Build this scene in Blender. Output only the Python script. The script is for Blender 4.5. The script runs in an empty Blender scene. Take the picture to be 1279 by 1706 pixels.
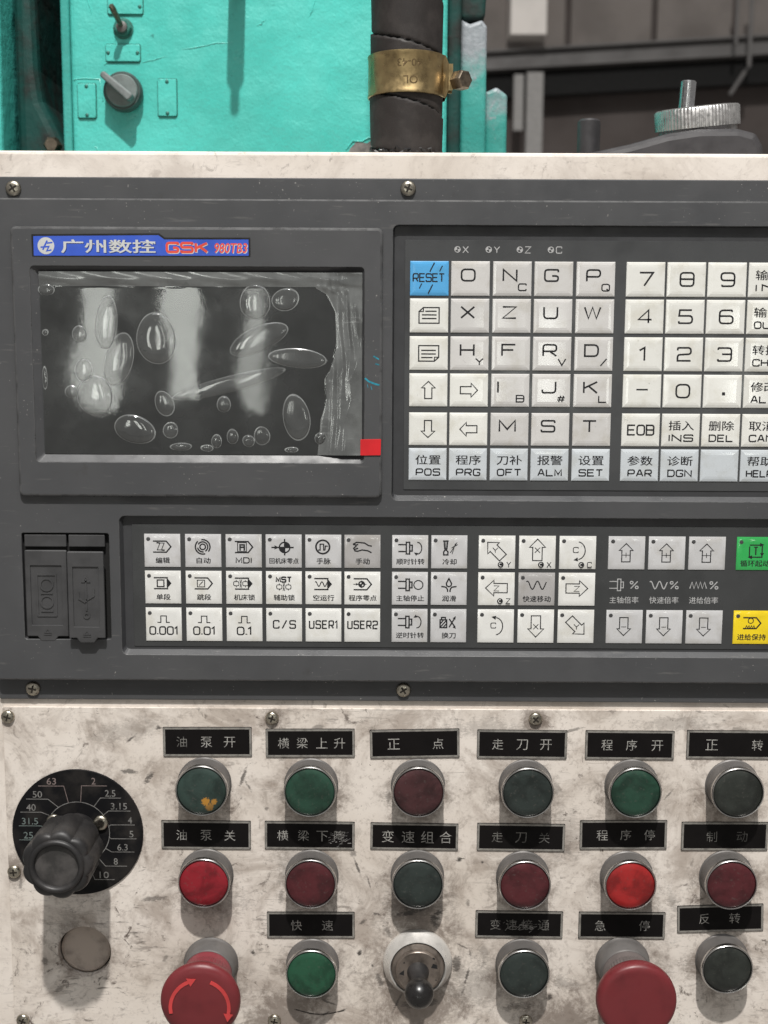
import bpy, bmesh, math, random
from mathutils import Vector, Matrix
from mathutils.geometry import tessellate_polygon
random.seed(7)
S = 0.001                       # everything below is written in millimetres
scn = bpy.context.scene
COL = scn.collection
R = math.radians

# ------------------------------------------------------------------ camera
cam = bpy.data.cameras.new('camera')
cam.sensor_width = 36.0
cam.lens = 43.26
cam.clip_start = 0.01
cam.clip_end = 200
cam.dof.use_dof = True
cam.dof.focus_distance = 0.70
cam.dof.aperture_fstop = 12
camo = bpy.data.objects.new('camera', cam)
COL.objects.link(camo)
rt = (0.99998428, 0.00525537, -0.00195226)
dn = (-0.00493647, 0.9904601, 0.13771136)
nn = (0.00265736, -0.13769955, 0.99047048)
camo.matrix_world = Matrix(((rt[0], -rt[1], -rt[2], 0.0),
                            (nn[0], -nn[1], -nn[2], -0.700),
                            (-dn[0], dn[1], dn[2], 0.0),
                            (0, 0, 0, 1)))
scn.camera = camo

# ------------------------------------------------------------------ light
world = bpy.data.worlds.new('World')
scn.world = world
world.use_nodes = True
bg = world.node_tree.nodes['Background']
bg.inputs[0].default_value = (1.0, 0.97, 0.94, 1)
bg.inputs[1].default_value = 0.25


def area(name, loc, target, sx, sy, power, col=(1, 1, 1)):
    l = bpy.data.lights.new(name, 'AREA')
    l.shape = 'RECTANGLE'
    l.size, l.size_y = sx, sy
    l.energy = power
    l.color = col
    o = bpy.data.objects.new(name, l)
    COL.objects.link(o)
    o.location = loc
    d = Vector(target) - Vector(loc)
    o.rotation_euler = d.to_track_quat('-Z', 'Z').to_euler()
    return o


# the high-bay lamp above and in front of the panel, and the bright roof bay round it
area('high_bay_lamp', (0.02, -2.2, 3.9), (0.0, 0, -0.1), 0.11, 0.11, 285, (1.0, 0.965, 0.92))
area('roof_light', (0.3, -1.6, 3.2), (0.0, -0.1, 0.0), 3.2, 2.2, 48, (0.95, 0.98, 1.0))
# tall lit windows of the hall behind the photographer
for wx, ww, wz0, wz1, k in ((-1.56, 0.20, -0.34, 0.50, 0.85), (-1.10, 0.16, -0.36, 0.50, 0.85), (-0.72, 0.11, -0.34, 0.50, 0.6),
                            (0.56, 0.11, -0.38, 0.16, 0.8), (0.86, 0.13, -0.38, 0.16, 1.0), (1.92, 0.13, -0.40, 0.18, 1.1)):
    area('hall_window', (wx, -6.0, (wz0 + wz1) / 2), (wx, 0, (wz0 + wz1) / 2), ww, wz1 - wz0,
         9.0 * math.pi * ww * (wz1 - wz0) * k, (0.97, 1.0, 0.93))

scn.view_settings.view_transform = 'Standard'
scn.view_settings.look = 'None'
scn.view_settings.exposure = 0.0
scn.view_settings.gamma = 1.0
scn.render.engine = 'CYCLES'
scn.cycles.use_denoising = True
scn.cycles.max_bounces = 8
scn.cycles.transparent_max_bounces = 12
scn.cycles.caustics_reflective = False
scn.cycles.caustics_refractive = False
scn.cycles.sample_clamp_indirect = 4.0


# ------------------------------------------------------------------ materials
class NT:
    """small helper to write node trees"""
    def __init__(s, name):
        s.m = bpy.data.materials.new(name)
        s.m.use_nodes = True
        s.t = s.m.node_tree
        s.n = s.t.nodes
        s.b = s.n['Principled BSDF']
        s.out = s.n['Material Output']

    def new(s, typ, **kw):
        n = s.n.new(typ)
        for k, v in kw.items():
            setattr(n, k, v)
        return n

    def link(s, a, b):
        s.t.links.new(a, b)

    def val(s, inp, v):
        if hasattr(v, 'is_output'):
            s.link(v, inp)
        else:
            inp.default_value = v

    def coord(s, rnd=True):
        if hasattr(s, '_c'):
            return s._c
        tc = s.new('ShaderNodeTexCoord')
        if rnd:
            oi = s.new('ShaderNodeObjectInfo')
            mu = s.new('ShaderNodeVectorMath', operation='SCALE')
            mu.inputs[0].default_value = (3.1, 1.7, 2.3)
            s.link(oi.outputs['Random'], mu.inputs['Scale'])
            ad = s.new('ShaderNodeVectorMath', operation='ADD')
            s.link(tc.outputs['Object'], ad.inputs[0])
            s.link(mu.outputs[0], ad.inputs[1])
            s._c = ad.outputs[0]
        else:
            s._c = tc.outputs['Object']
        return s._c

    def noise(s, scale, detail=4, rough=0.55, vec=None, dist=0.0):
        n = s.new('ShaderNodeTexNoise')
        n.inputs['Scale'].default_value = scale
        n.inputs['Detail'].default_value = detail
        n.inputs['Roughness'].default_value = rough
        n.inputs['Distortion'].default_value = dist
        s.link(vec if vec is not None else s.coord(), n.inputs['Vector'])
        return n.outputs['Fac']

    def mapping(s, loc=(0, 0, 0), rot=(0, 0, 0), sc=(1, 1, 1), typ='TEXTURE', vec=None):
        m = s.new('ShaderNodeMapping', vector_type=typ)
        m.inputs['Location'].default_value = loc
        m.inputs['Rotation'].default_value = rot
        m.inputs['Scale'].default_value = sc
        s.link(vec if vec is not None else s.coord(), m.inputs['Vector'])
        return m.outputs[0]

    def ramp(s, fac, a, b, va=0.0, vb=1.0):
        n = s.new('ShaderNodeMapRange', interpolation_type='SMOOTHSTEP')
        s.link(fac, n.inputs['Value'])
        n.inputs['From Min'].default_value = a
        n.inputs['From Max'].default_value = b
        n.inputs['To Min'].default_value = va
        n.inputs['To Max'].default_value = vb
        return n.outputs[0]

    def math(s, op, a, b=None):
        n = s.new('ShaderNodeMath', operation=op)
        s.val(n.inputs[0], a)
        if b is not None:
            s.val(n.inputs[1], b)
        return n.outputs[0]

    def mix(s, fac, a, b, mode='MIX'):
        n = s.new('ShaderNodeMix', data_type='RGBA', blend_type=mode)
        s.val(n.inputs[0], fac)
        for i, v in ((6, a), (7, b)):
            if isinstance(v, tuple):
                n.inputs[i].default_value = (v[0], v[1], v[2], 1)
            else:
                s.link(v, n.inputs[i])
        return n.outputs[2]

    def bump(s, h, dist, strength=1.0):
        n = s.new('ShaderNodeBump')
        n.inputs['Strength'].default_value = strength
        n.inputs['Distance'].default_value = dist
        s.link(h, n.inputs['Height'])
        s.link(n.outputs[0], s.b.inputs['Normal'])

    def base(s, v):
        if isinstance(v, tuple):
            s.b.inputs['Base Color'].default_value = (v[0], v[1], v[2], 1)
        else:
            s.link(v, s.b.inputs['Base Color'])

    def set(s, rough=0.5, metal=0.0, spec=0.5, coat=0.0):
        s.val(s.b.inputs['Roughness'], rough)
        s.b.inputs['Metallic'].default_value = metal
        s.b.inputs['Specular IOR Level'].default_value = spec
        s.b.inputs['Coat Weight'].default_value = coat
        return s


def dark(c, k):
    return (c[0] * k, c[1] * k, c[2] * k)


def simple(name, col, rough=0.5, metal=0.0, spec=0.5, var=0.25, scale=60, bump=0.0, bscale=900, col2=None, rv=0.1, thr=(0.42, 0.68), coat=0.0):
    t = NT(name)
    f = t.ramp(t.noise(scale, 5, 0.6), thr[0], thr[1])
    f2 = t.math('MULTIPLY', f, var if col2 is None else 1.0)
    t.base(t.mix(f2, col, col2 if col2 else dark(col, 0.35)))
    r = t.ramp(t.noise(scale * 1.7, 4), 0.3, 0.7, max(rough - rv, 0.03), min(rough + rv, 1))
    t.set(r, metal, spec, coat)
    if bump:
        t.bump(t.noise(bscale, 3), bump)
    return t.m


def flat(name, col, rough=0.6, metal=0.0, spec=0.3):
    return simple(name, col, rough, metal, spec, var=0.2, scale=300)


M = {}


def mat_cabinet(name, grime, stains=(), rings=()):
    t = NT(name)
    c = t.coord(False)
    base = t.mix(t.ramp(t.noise(14, 4), 0.35, 0.7), (0.76, 0.70, 0.64), (0.655, 0.59, 0.525))
    # rubbed brown-grey film, cloudy
    f = t.math('MULTIPLY', t.ramp(t.noise(24, 8, 0.70, dist=0.8), 0.44, 0.67), 0.66 * grime)
    base = t.mix(f, base, (0.27, 0.215, 0.175))
    f = t.math('MULTIPLY', t.ramp(t.noise(95, 7, 0.72, dist=0.5), 0.55, 0.70), 0.45 * grime)
    base = t.mix(f, base, (0.20, 0.16, 0.13))
    f = t.math('MULTIPLY', t.ramp(t.noise(300, 5, 0.7), 0.53, 0.68), 0.34 * grime)
    base = t.mix(f, base, (0.22, 0.175, 0.15))
    # dragged smears in several directions, thick in some places and absent in others
    patch = t.ramp(t.noise(9, 2), 0.38, 0.62, 0.25, 1.35)
    for rot, sc, lo, hi, k in ((0.2, (25, 1, 1100), 0.66, 0.72, 0.7), (-0.95, (35, 1, 1300), 0.67, 0.73, 0.7), (0.9, (30, 1, 1400), 0.68, 0.73, 0.6), (0.7, (90, 1, 380), 0.57, 0.72, 0.6), (-0.35, (40, 1, 260), 0.58, 0.75, 0.55), (1.25, (120, 1, 900), 0.64, 0.74, 0.6)):
        v = t.mapping(rot=(0, rot, 0), sc=sc, typ='POINT', vec=c)
        f = t.ramp(t.noise(1.0, 5, 0.6, vec=v, dist=0.8), lo, hi)
        m = t.ramp(t.noise(22, 3, vec=t.mapping(loc=(rot, .3, rot * 2), typ='POINT', vec=c)), 0.44, 0.6)
        f = t.math('MINIMUM', t.math('MULTIPLY', t.math('MULTIPLY', t.math('MULTIPLY', f, m), k * grime), patch), 0.85)
        base = t.mix(f, base, (0.10, 0.085, 0.075))
    # specks and oily fingerprints
    f = t.math('MULTIPLY', t.ramp(t.noise(620, 3, 0.6), 0.66, 0.74), t.ramp(t.noise(35, 3), 0.5, 0.62))
    base = t.mix(t.math('MULTIPLY', f, 0.75 * grime), base, (0.06, 0.05, 0.045))
    f = t.math('MULTIPLY', t.ramp(t.noise(75, 8, 0.75, dist=1.2), 0.57, 0.66), 0.8 * grime)
    base = t.mix(t.math('MULTIPLY', f, patch), base, (0.13, 0.105, 0.09))
    # clean scuffs
    v = t.mapping(rot=(0, -0.9, 0), sc=(60, 1, 700), typ='POINT', vec=c)
    base = t.mix(t.math('MULTIPLY', t.ramp(t.noise(1.0, 4, vec=v), 0.68, 0.76), 0.5), base, (0.74, 0.70, 0.66))
    # hands and oil leave a brown halo round every control
    halo = None
    for x, z, r in rings:
        v = t.mapping(loc=(x * S, 0, z * S), sc=(r * S, 1, r * S), vec=c)
        g = t.new('ShaderNodeTexGradient', gradient_type='SPHERICAL')
        t.link(v, g.inputs[0])
        halo = g.outputs['Fac'] if halo is None else t.math('MAXIMUM', halo, g.outputs['Fac'])
    if halo is not None:
        h = t.math('ADD', t.math('MULTIPLY', halo, 0.9), t.math('MULTIPLY', t.math('SUBTRACT', t.noise(55, 8, 0.75, dist=0.7), 0.5), 1.9))
        h = t.math('ADD', h, t.math('MULTIPLY', t.math('SUBTRACT', t.noise(420, 5, 0.7), 0.5), 0.8))
        h = t.math('MULTIPLY', t.ramp(h, 0.12, 0.72), t.ramp(halo, 0.02, 0.3))
        base = t.mix(t.math('MULTIPLY', h, 0.80), base, (0.17, 0.135, 0.112))
    # single stains with their own place
    nz = t.noise(160, 6, 0.7, dist=0.5)
    nf = t.noise(1100, 4, 0.7, vec=t.mapping(rot=(0, .5, 0), sc=(.45, 1, 1.6), typ='POINT', vec=c))
    for x, z, sx, sz, rot, k in stains:
        v = t.mapping(loc=(x * S, 0, z * S), rot=(0, R(-rot), 0), sc=(sx * S, 1, sz * S), vec=c)
        g = t.new('ShaderNodeTexGradient', gradient_type='SPHERICAL')
        t.link(v, g.inputs[0])
        h = t.math('ADD', t.math('MULTIPLY', g.outputs['Fac'], 1.1), t.math('MULTIPLY', t.math('SUBTRACT', nz, 0.5), 1.9))
        h = t.math('ADD', h, t.math('MULTIPLY', t.math('SUBTRACT', nf, 0.5), 1.7))
        h = t.math('MULTIPLY', t.ramp(h, 0.30, 0.85), t.ramp(g.outputs['Fac'], 0.0, 0.35))
        base = t.mix(t.math('MULTIPLY', h, k), base, (0.055, 0.048, 0.043))
    t.base(base)
    t.set(t.ramp(t.noise(40, 4), 0.3, 0.7, 0.38, 0.62), 0, 0.4)
    t.bump(t.noise(1500, 2), 0.00004, 0.6)
    return t.m


def mat_teal(name, wear=0.0, ztop=None, k=1.0):
    t = NT(name)
    c = t.coord(False)
    base = t.mix(t.ramp(t.noise(9, 4), 0.35, 0.7), dark((0.088, 0.530, 0.470), k), dark((0.060, 0.425, 0.370), k))
    base = t.mix(t.math('MULTIPLY', t.ramp(t.noise(28, 7, 0.7, dist=0.6), 0.52, 0.72), 0.30), base, dark((0.05, 0.36, 0.32), k))
    base = t.mix(t.math('MULTIPLY', t.ramp(t.noise(260, 4, 0.6), 0.62, 0.72), 0.35), base, (0.02, 0.22, 0.17))
    base = t.mix(t.math('MULTIPLY', t.ramp(t.noise(60, 8, 0.75, dist=1.0), 0.64, 0.70), 0.65), base, (0.02, 0.14, 0.12))
    if wear:
        f = t.math('MULTIPLY', t.ramp(t.noise(38, 7, 0.72, dist=0.6), 0.62 - 0.1 * wear, 0.70 - 0.1 * wear), 0.85)
        if ztop:
            sp = t.new('ShaderNodeSeparateXYZ')
            t.link(c, sp.inputs[0])
            zz = t.math('ADD', sp.outputs[2], t.math('MULTIPLY', t.math('SUBTRACT', t.noise(60, 5, 0.7), 0.5), 0.06))
            f = t.math('MAXIMUM', f, t.math('MULTIPLY', t.ramp(zz, ztop[0], ztop[1]), 0.92))
        base = t.mix(f, base, t.mix(t.noise(200, 3), (0.17, 0.18, 0.20), (0.42, 0.42, 0.46)))
    t.base(base)
    t.set(t.ramp(t.noise(30, 3), 0.3, 0.7, 0.2, 0.5), 0, 0.5)
    h = t.math('ADD', t.math('MULTIPLY', t.noise(45, 4, 0.55), 2.2), t.math('MULTIPLY', t.noise(420, 3), 0.35))
    t.bump(h, 0.0011, 0.75)
    return t.m


def mat_controller():
    t = NT('grey moulded plastic')
    base = t.mix(t.ramp(t.noise(16, 4), 0.3, 0.7), (0.058, 0.0595, 0.063), (0.069, 0.070, 0.073))
    v = t.mapping(rot=(0, 0.4, 0), sc=(60, 1, 500), typ='POINT')
    base = t.mix(t.math('MULTIPLY', t.ramp(t.noise(1, 5, vec=v), 0.62, 0.76), 0.40), base, (0.15, 0.146, 0.14))
    base = t.mix(t.math('MULTIPLY', t.ramp(t.noise(50, 7, 0.7), 0.60, 0.75), 0.4), base, (0.045, 0.042, 0.04))
    f = t.math('MULTIPLY', t.ramp(t.noise(620, 2), 0.70, 0.74), t.ramp(t.noise(25, 2), 0.46, 0.58))
    base = t.mix(t.math('MULTIPLY', f, 0.7), base, (0.35, 0.34, 0.32))
    t.base(base)
    t.set(t.ramp(t.noise(45, 5), 0.3, 0.7, 0.30, 0.60), 0, 0.45)
    t.bump(t.noise(2600, 2), 0.00003, 0.7)
    return t.m


def mat_key(name, col, rough=0.28):
    t = NT(name)
    oi = t.new('ShaderNodeObjectInfo')
    a = t.mix(oi.outputs['Random'], dark(col, 0.93), (min(col[0] * 1.03, 1), min(col[1] * 1.03, 1), min(col[2] * 1.03, 1)))
    a = t.mix(t.math('MULTIPLY', t.ramp(t.noise(90, 5, 0.6), 0.46, 0.72), 0.36), a, (col[0] * .66, col[1] * .62, col[2] * .52))
    f = t.math('MULTIPLY', t.ramp(t.noise(330, 6, 0.75, dist=1.0), 0.62, 0.70), t.ramp(t.noise(60, 2), 0.48, 0.6))
    a = t.mix(t.math('MULTIPLY', f, 0.45), a, (0.10, 0.085, 0.07))
    t.base(a)
    t.set(t.ramp(t.noise(70, 4), 0.3, 0.7, rough - 0.08, rough + 0.12), 0, 0.5, 1.0)
    t.b.inputs['Coat Roughness'].default_value = 0.07
    h = t.math('ADD', t.noise(70, 2), t.math('MULTIPLY', t.noise(600, 2), 0.06))
    t.bump(h, 0.0005, 0.35)
    return t.m


def mat_film(name, haze, rough, boost=1.0, bmp=0.12):
    t = NT(name)
    n = t.n
    tr = t.new('ShaderNodeBsdfTransparent')
    gl = t.new('ShaderNodeBsdfGlossy')
    t.val(gl.inputs['Roughness'], t.ramp(t.noise(35, 4), 0.3, 0.7, rough * 0.7, rough * 1.5))
    df = t.new('ShaderNodeBsdfDiffuse')
    df.inputs[0].default_value = (0.62, 0.65, 0.64, 1)
    fr = t.new('ShaderNodeFresnel')
    fr.inputs[0].default_value = 1.5
    bp = t.new('ShaderNodeBump')
    bp.inputs['Distance'].default_value = 0.0002
    bp.inputs['Strength'].default_value = bmp
    t.link(t.noise(55, 3), bp.inputs['Height'])
    t.link(bp.outputs[0], gl.inputs['Normal'])
    f = t.math('MULTIPLY', fr.outputs[0], 1.5 * boost)
    hz = t.ramp(t.noise(30, 5, 0.65), 0.3, 0.7, haze * 0.6, haze * 1.4)
    v = t.mapping(rot=(0, 0.5, 0), sc=(50, 1, 600), typ='POINT')
    hz = t.math('ADD', hz, t.math('MULTIPLY', t.ramp(t.noise(1, 4, vec=v), 0.62, 0.75), haze * 0.8))
    m1 = t.new('ShaderNodeMixShader')
    t.val(m1.inputs[0], hz)
    t.link(tr.outputs[0], m1.inputs[1])
    t.link(df.outputs[0], m1.inputs[2])
    m2 = t.new('ShaderNodeMixShader')
    t.val(m2.inputs[0], f)
    t.link(m1.outputs[0], m2.inputs[1])
    t.link(gl.outputs[0], m2.inputs[2])
    t.link(m2.outputs[0], t.out.inputs[0])
    return t.m


def mat_cap(name, col, rough=0.42, blot=None):
    t = NT(name)
    a = t.mix(t.ramp(t.noise(75, 5, 0.6, dist=0.4), 0.38, 0.66), col, dark(col, 0.5))
    a = t.mix(t.math('MULTIPLY', t.ramp(t.noise(500, 4), 0.58, 0.72), 0.3), a, (0.10, 0.09, 0.08))
    if blot:
        for x, z, r, k in blot:
            tc = t.new('ShaderNodeTexCoord')
            v = t.mapping(loc=(x * S, 0, z * S), sc=(r * S, 1, r * S), vec=tc.outputs['Object'])
            g = t.new('ShaderNodeTexGradient', gradient_type='SPHERICAL')
            t.link(v, g.inputs[0])
            h = t.math('ADD', g.outputs['Fac'], t.math('MULTIPLY', t.math('SUBTRACT', t.noise(900, 4, 0.7), 0.5), 1.3))
            h = t.math('MULTIPLY', t.ramp(h, 0.22, 0.5), t.ramp(g.outputs['Fac'], 0, 0.15))
            a = t.mix(t.math('MULTIPLY', h, k), a, (0.42, 0.20, 0.03))
    t.base(a)
    t.set(t.ramp(t.noise(90, 4), 0.3, 0.7, rough - 0.1, rough + 0.15), 0, 0.4)
    t.bump(t.noise(700, 3), 0.00006, 0.6)
    return t.m


# ------------------------------------------------------------------ mesh helpers
# panel coordinates: x to the right, d out of the panel towards the viewer, z up (mm)
def offset_loop(pts, b):
    """move a counter-clockwise loop inwards by b (mitred)"""
    n = len(pts)
    out = []
    for i in range(n):
        p0, p1, p2 = pts[i - 1], pts[i], pts[(i + 1) % n]
        e1 = (Vector(p1) - Vector(p0)).normalized()
        e2 = (Vector(p2) - Vector(p1)).normalized()
        n1 = Vector((-e1.y, e1.x))
        n2 = Vector((-e2.y, e2.x))
        m = n1 + n2
        k = max(1 + n1.dot(n2), 0.3)
        out.append((p1[0] + m.x / k * b, p1[1] + m.y / k * b))
    return out


def rpoly(corners, r, n=4):
    """round the corners of a counter-clockwise polygon"""
    if not isinstance(r, (list, tuple)):
        r = [r] * len(corners)
    out = []
    m = len(corners)
    for i, c in enumerate(corners):
        p = Vector(c)
        if r[i] <= 0:
            out.append((p.x, p.y))
            continue
        a = (Vector(corners[i - 1]) - p).normalized()
        b = (Vector(corners[(i + 1) % m]) - p).normalized()
        ang = a.angle(b)
        d = r[i] / math.tan(ang / 2)
        s, e = p + a * d, p + b * d
        cen = p + (a + b).normalized() * (r[i] / math.sin(ang / 2))
        v0, v1 = s - cen, e - cen
        t = math.atan2(v0.x * v1.y - v0.y * v1.x, v0.dot(v1))
        for k in range(n + 1):
            q = t * k / n
            out.append((cen.x + v0.x * math.cos(q) - v0.y * math.sin(q), cen.y + v0.x * math.sin(q) + v0.y * math.cos(q)))
    return out


def rrect(x0, x1, z0, z1, r=0.0, n=4):
    return rpoly([(x0, z0), (x1, z0), (x1, z1), (x0, z1)], r, n)


def circle(cx, cz, r, n=32):
    return [(cx + r * math.cos(2 * math.pi * k / n), cz + r * math.sin(2 * math.pi * k / n)) for k in range(n)]


def bevsteps(d0, d1, b, n=3):
    if b <= 0:
        return [(0, d0), (0, d1)]
    return [(0, d0)] + [(b * (1 - math.cos(math.pi / 2 * k / n)), d1 - b + b * math.sin(math.pi / 2 * k / n)) for k in range(n + 1)]


class MB:
    def __init__(s):
        s.v, s.f, s.m, s.sm = [], [], [], []
        s.X = None
        s.mbev = None

    def add(s, verts, faces, m=0, smooth=False):
        o = len(s.v)
        if s.X is not None:
            verts = [s.X @ Vector(v) for v in verts]
        s.v += [tuple(v) for v in verts]
        for f in faces:
            s.f.append([i + o for i in f])
            s.m.append(m)
            s.sm.append(smooth)

    # a stack of loops (steps: inset, d) closed by a flat face; holes get their own steps
    def prism(s, outer, steps, holes=(), m=0, back=False, mtop=None):
        mtop = m if mtop is None else mtop

        def wall(loop, st, sign):
            n = len(loop)
            vs, fs = [], []
            last = None
            for j, (b, d) in enumerate(st):
                lp = offset_loop(loop, b * sign) if b else loop
                last = lp
                vs += [(x, -d, z) for x, z in lp]
                if j:
                    for i in range(n):
                        k = (i + 1) % n
                        q = [(j - 1) * n + i, (j - 1) * n + k, j * n + k, j * n + i]
                        fs.append(q if sign > 0 else q[::-1])
            s.add(vs, fs, m)
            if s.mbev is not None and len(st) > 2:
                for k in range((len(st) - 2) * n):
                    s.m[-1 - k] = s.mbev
            return last
        top = [wall(outer, steps, 1)]
        dt = steps[-1][1]
        for h, hs in holes:
            top.append(wall(h, hs, -1))
        polys = [[Vector((x, z, 0)) for x, z in lp] for lp in top]
        tris = tessellate_polygon(polys)
        flatv = [(x, -dt, z) for lp in top for x, z in lp]
        s.add(flatv, [list(t) for t in tris], mtop)
        if back:
            lo = [outer] + [h for h, hs in holes]
            db = steps[0][1]
            tris = tessellate_polygon([[Vector((x, z, 0)) for x, z in lp] for lp in lo])
            s.add([(x, -db, z) for lp in lo for x, z in lp], [list(t) for t in tris], m)
        return s

    def plate(s, outer, d0, d1, b=0.0, holes=(), m=0, n=3, back=False):
        hs = [(h, bevsteps(hd, d1, hb, n)) for h, hd, hb in holes]
        return s.prism(outer, bevsteps(d0, d1, b, n), hs, m, back)

    def loops(s, la, da, lb, db, m=0):
        n = len(la)
        s.add([(x, -da, z) for x, z in la] + [(x, -db, z) for x, z in lb],
              [[i, (i + 1) % n, n + (i + 1) % n, n + i] for i in range(n)], m)

    def sheet(s, loop, d, m=0):
        tr = tessellate_polygon([[Vector((x, z, 0)) for x, z in loop]])
        s.add([(x, -d, z) for x, z in loop], [list(t) for t in tr], m)

    # turned shape, axis out of the panel; profile of (r, d)
    def lathe(s, prof, cx=0, cz=0, n=48, m=0, lobe=None, X=None, smooth=True, cap0=False):
        vs, fs = [], []
        for j, pr in enumerate(prof):
            r, d = pr[0], pr[1]
            a = pr[2] if len(pr) > 2 else 0
            for i in range(n):
                t = 2 * math.pi * i / n
                rr = r + (lobe(t) * a if lobe else 0)
                vs.append((cx + rr * math.cos(t), -d, cz + rr * math.sin(t)))
            if j:
                for i in range(n):
                    k = (i + 1) % n
                    fs.append([(j - 1) * n + i, (j - 1) * n + k, j * n + k, j * n + i])
        if prof[-1][0] > 0.01:
            fs.append([(len(prof) - 1) * n + i for i in range(n)])
        if cap0:
            fs.append([i for i in range(n)][::-1])
        if X is not None:
            vs = [X @ Vector(v) for v in vs]
        s.add(vs, fs, m, smooth)

    def box(s, x0, x1, d0, d1, z0, z1, m=0, b=0.0):
        s.prism([(x0, z0), (x1, z0), (x1, z1), (x0, z1)], bevsteps(d0, d1, b), m=m, back=True)

    # flat printed line of width w; a list of points, optional closing; h>0 gives it relief
    def line(s, pts, w, d, m=0, closed=False, h=0.0):
        P = [Vector(p) for p in pts]
        Q = [P[0]]
        for p in P[1:]:
            if (p - Q[-1]).length > 1e-4:
                Q.append(p)
        if closed and (Q[0] - Q[-1]).length < 1e-4:
            Q.pop()
        n = len(Q)
        if n < 2:
            return
        L, Rr = [], []
        for i in range(n):
            p = Q[i]
            if closed:
                a, b = Q[i - 1], Q[(i + 1) % n]
            else:
                a, b = Q[max(i - 1, 0)], Q[min(i + 1, n - 1)]
            e1 = (p - a).normalized() if (p - a).length else (b - p).normalized()
            e2 = (b - p).normalized() if (b - p).length else e1
            n1, n2 = Vector((-e1.y, e1.x)), Vector((-e2.y, e2.x))
            k = max(1 + n1.dot(n2), 0.45)
            o = (n1 + n2) / k * (w / 2)
            L.append(p + o)
            Rr.append(p - o)
        vs = [(p.x, -(d + h), p.y) for p in L] + [(p.x, -(d + h), p.y) for p in Rr]
        last = n if closed else n - 1
        fs = [[i, n + i, n + (i + 1) % n, (i + 1) % n] for i in range(last)]
        s.add(vs, fs, m)
        if h:
            for side, o in ((L, 0), (Rr, 1)):
                w2 = [(p.x, -(d + h), p.y) for p in side] + [(p.x, -d, p.y) for p in side]
                s.add(w2, [[i, (i + 1) % n, n + (i + 1) % n, n + i] for i in range(last)], m)

    def tube(s, pts, r, n=10, m=0):
        P = [Vector(p) for p in pts]
        vs, fs = [], []
        for j, p in enumerate(P):
            a, b = P[max(j - 1, 0)], P[min(j + 1, len(P) - 1)]
            t = (b - a).normalized()
            u = t.orthogonal().normalized() if abs(t.z) > 0.9 else t.cross(Vector((0, 0, 1))).normalized()
            w = t.cross(u)
            rr = r[j] if isinstance(r, (list, tuple)) else r
            for i in range(n):
                q = 2 * math.pi * i / n
                vs.append(p + (u * math.cos(q) + w * math.sin(q)) * rr)
            if j:
                for i in range(n):
                    k = (i + 1) % n
                    fs.append([(j - 1) * n + i, (j - 1) * n + k, j * n + k, j * n + i])
        fs.append(list(range(n))[::-1])
        fs.append([(len(P) - 1) * n + i for i in range(n)])
        s.add(vs, fs, m, True)

    def mesh(s, name, mats, org=(0, 0, 0), angle=38):
        me = bpy.data.meshes.new(name)
        me.from_pydata([((x - org[0]) * S, (y + org[1]) * S, (z - org[2]) * S) for x, y, z in s.v], [], s.f)
        for m in (mats if isinstance(mats, (list, tuple)) else [mats]):
            me.materials.append(m)
        me.polygons.foreach_set('material_index', s.m)
        me.polygons.foreach_set('use_smooth', s.sm)
        me.update()
        if any(s.sm):
            bm = bmesh.new()
            bm.from_mesh(me)
            bmesh.ops.recalc_face_normals(bm, faces=bm.faces)
            bm.to_mesh(me)
            bm.free()
            me.set_sharp_from_angle(angle=R(angle))
        return me

    # org is (x, d, z) of the object's own origin in the same frame the vertices are written in
    def build(s, name, mats, parent=None, org=(0, 0, 0), at=None, **kw):
        o = bpy.data.objects.new(name, s.mesh(name, mats, org, **kw))
        COL.objects.link(o)
        p = at if at is not None else org
        o.location = (p[0] * S, -p[1] * S, p[2] * S)
        if parent:
            o.parent = parent
        return o


def tag(o, label=None, cat=None, group=None, kind=None):
    for k, v in (('label', label), ('category', cat), ('group', group), ('kind', kind)):
        if v:
            o[k] = v
    return o


def thing(name, label, cat, loc=(0, 0, 0), group=None):
    o = bpy.data.objects.new(name, None)
    o.empty_display_size = 0.01
    COL.objects.link(o)
    o.location = (loc[0] * S, -loc[1] * S, loc[2] * S)
    return tag(o, label, cat, group)


# ------------------------------------------------------------------ lettering
_tc = bpy.data.curves.new('lettering', 'FONT')
_to = bpy.data.objects.new('lettering', _tc)
COL.objects.link(_to)
_cache = {}


def glyphs(body, bold=0.0):
    key = (body, bold)
    if key not in _cache:
        _tc.body = body
        _tc.size = 1.0
        _tc.offset = bold
        _tc.resolution_u = 3
        dg = bpy.context.evaluated_depsgraph_get()
        dg.update()
        me = bpy.data.meshes.new_from_object(_to.evaluated_get(dg))
        vs = [tuple(v.co) for v in me.vertices]
        fs = [list(p.vertices) for p in me.polygons]
        bpy.data.meshes.remove(me)
        _cache[key] = (vs, fs)
    return _cache[key]


def text(mb, body, cx, cz, d, m=1, h=None, w=None, bold=0.0, rot=0.0, shear=0.0, flip=False, wrap=None):
    vs, fs = glyphs(body, bold)
    x0, x1 = min(v[0] for v in vs), max(v[0] for v in vs)
    y0, y1 = min(v[1] for v in vs), max(v[1] for v in vs)
    sy = h / (y1 - y0) if h else w / (x1 - x0)
    sx = w / (x1 - x0) if w else sy
    ca, sa = math.cos(rot), math.sin(rot)
    out = []
    for v in vs:
        x = (v[0] - (x0 + x1) / 2) * sx
        y = (v[1] - (y0 + y1) / 2) * sy
        x += y * shear
        if flip:
            x, y = -x, -y
        x, y = x * ca - y * sa, x * sa + y * ca
        if wrap:
            out.append(wrap(cx + x, cz + y))
        else:
            out.append((cx + x, -d, cz + y))
    mb.add(out, fs, m)


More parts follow.
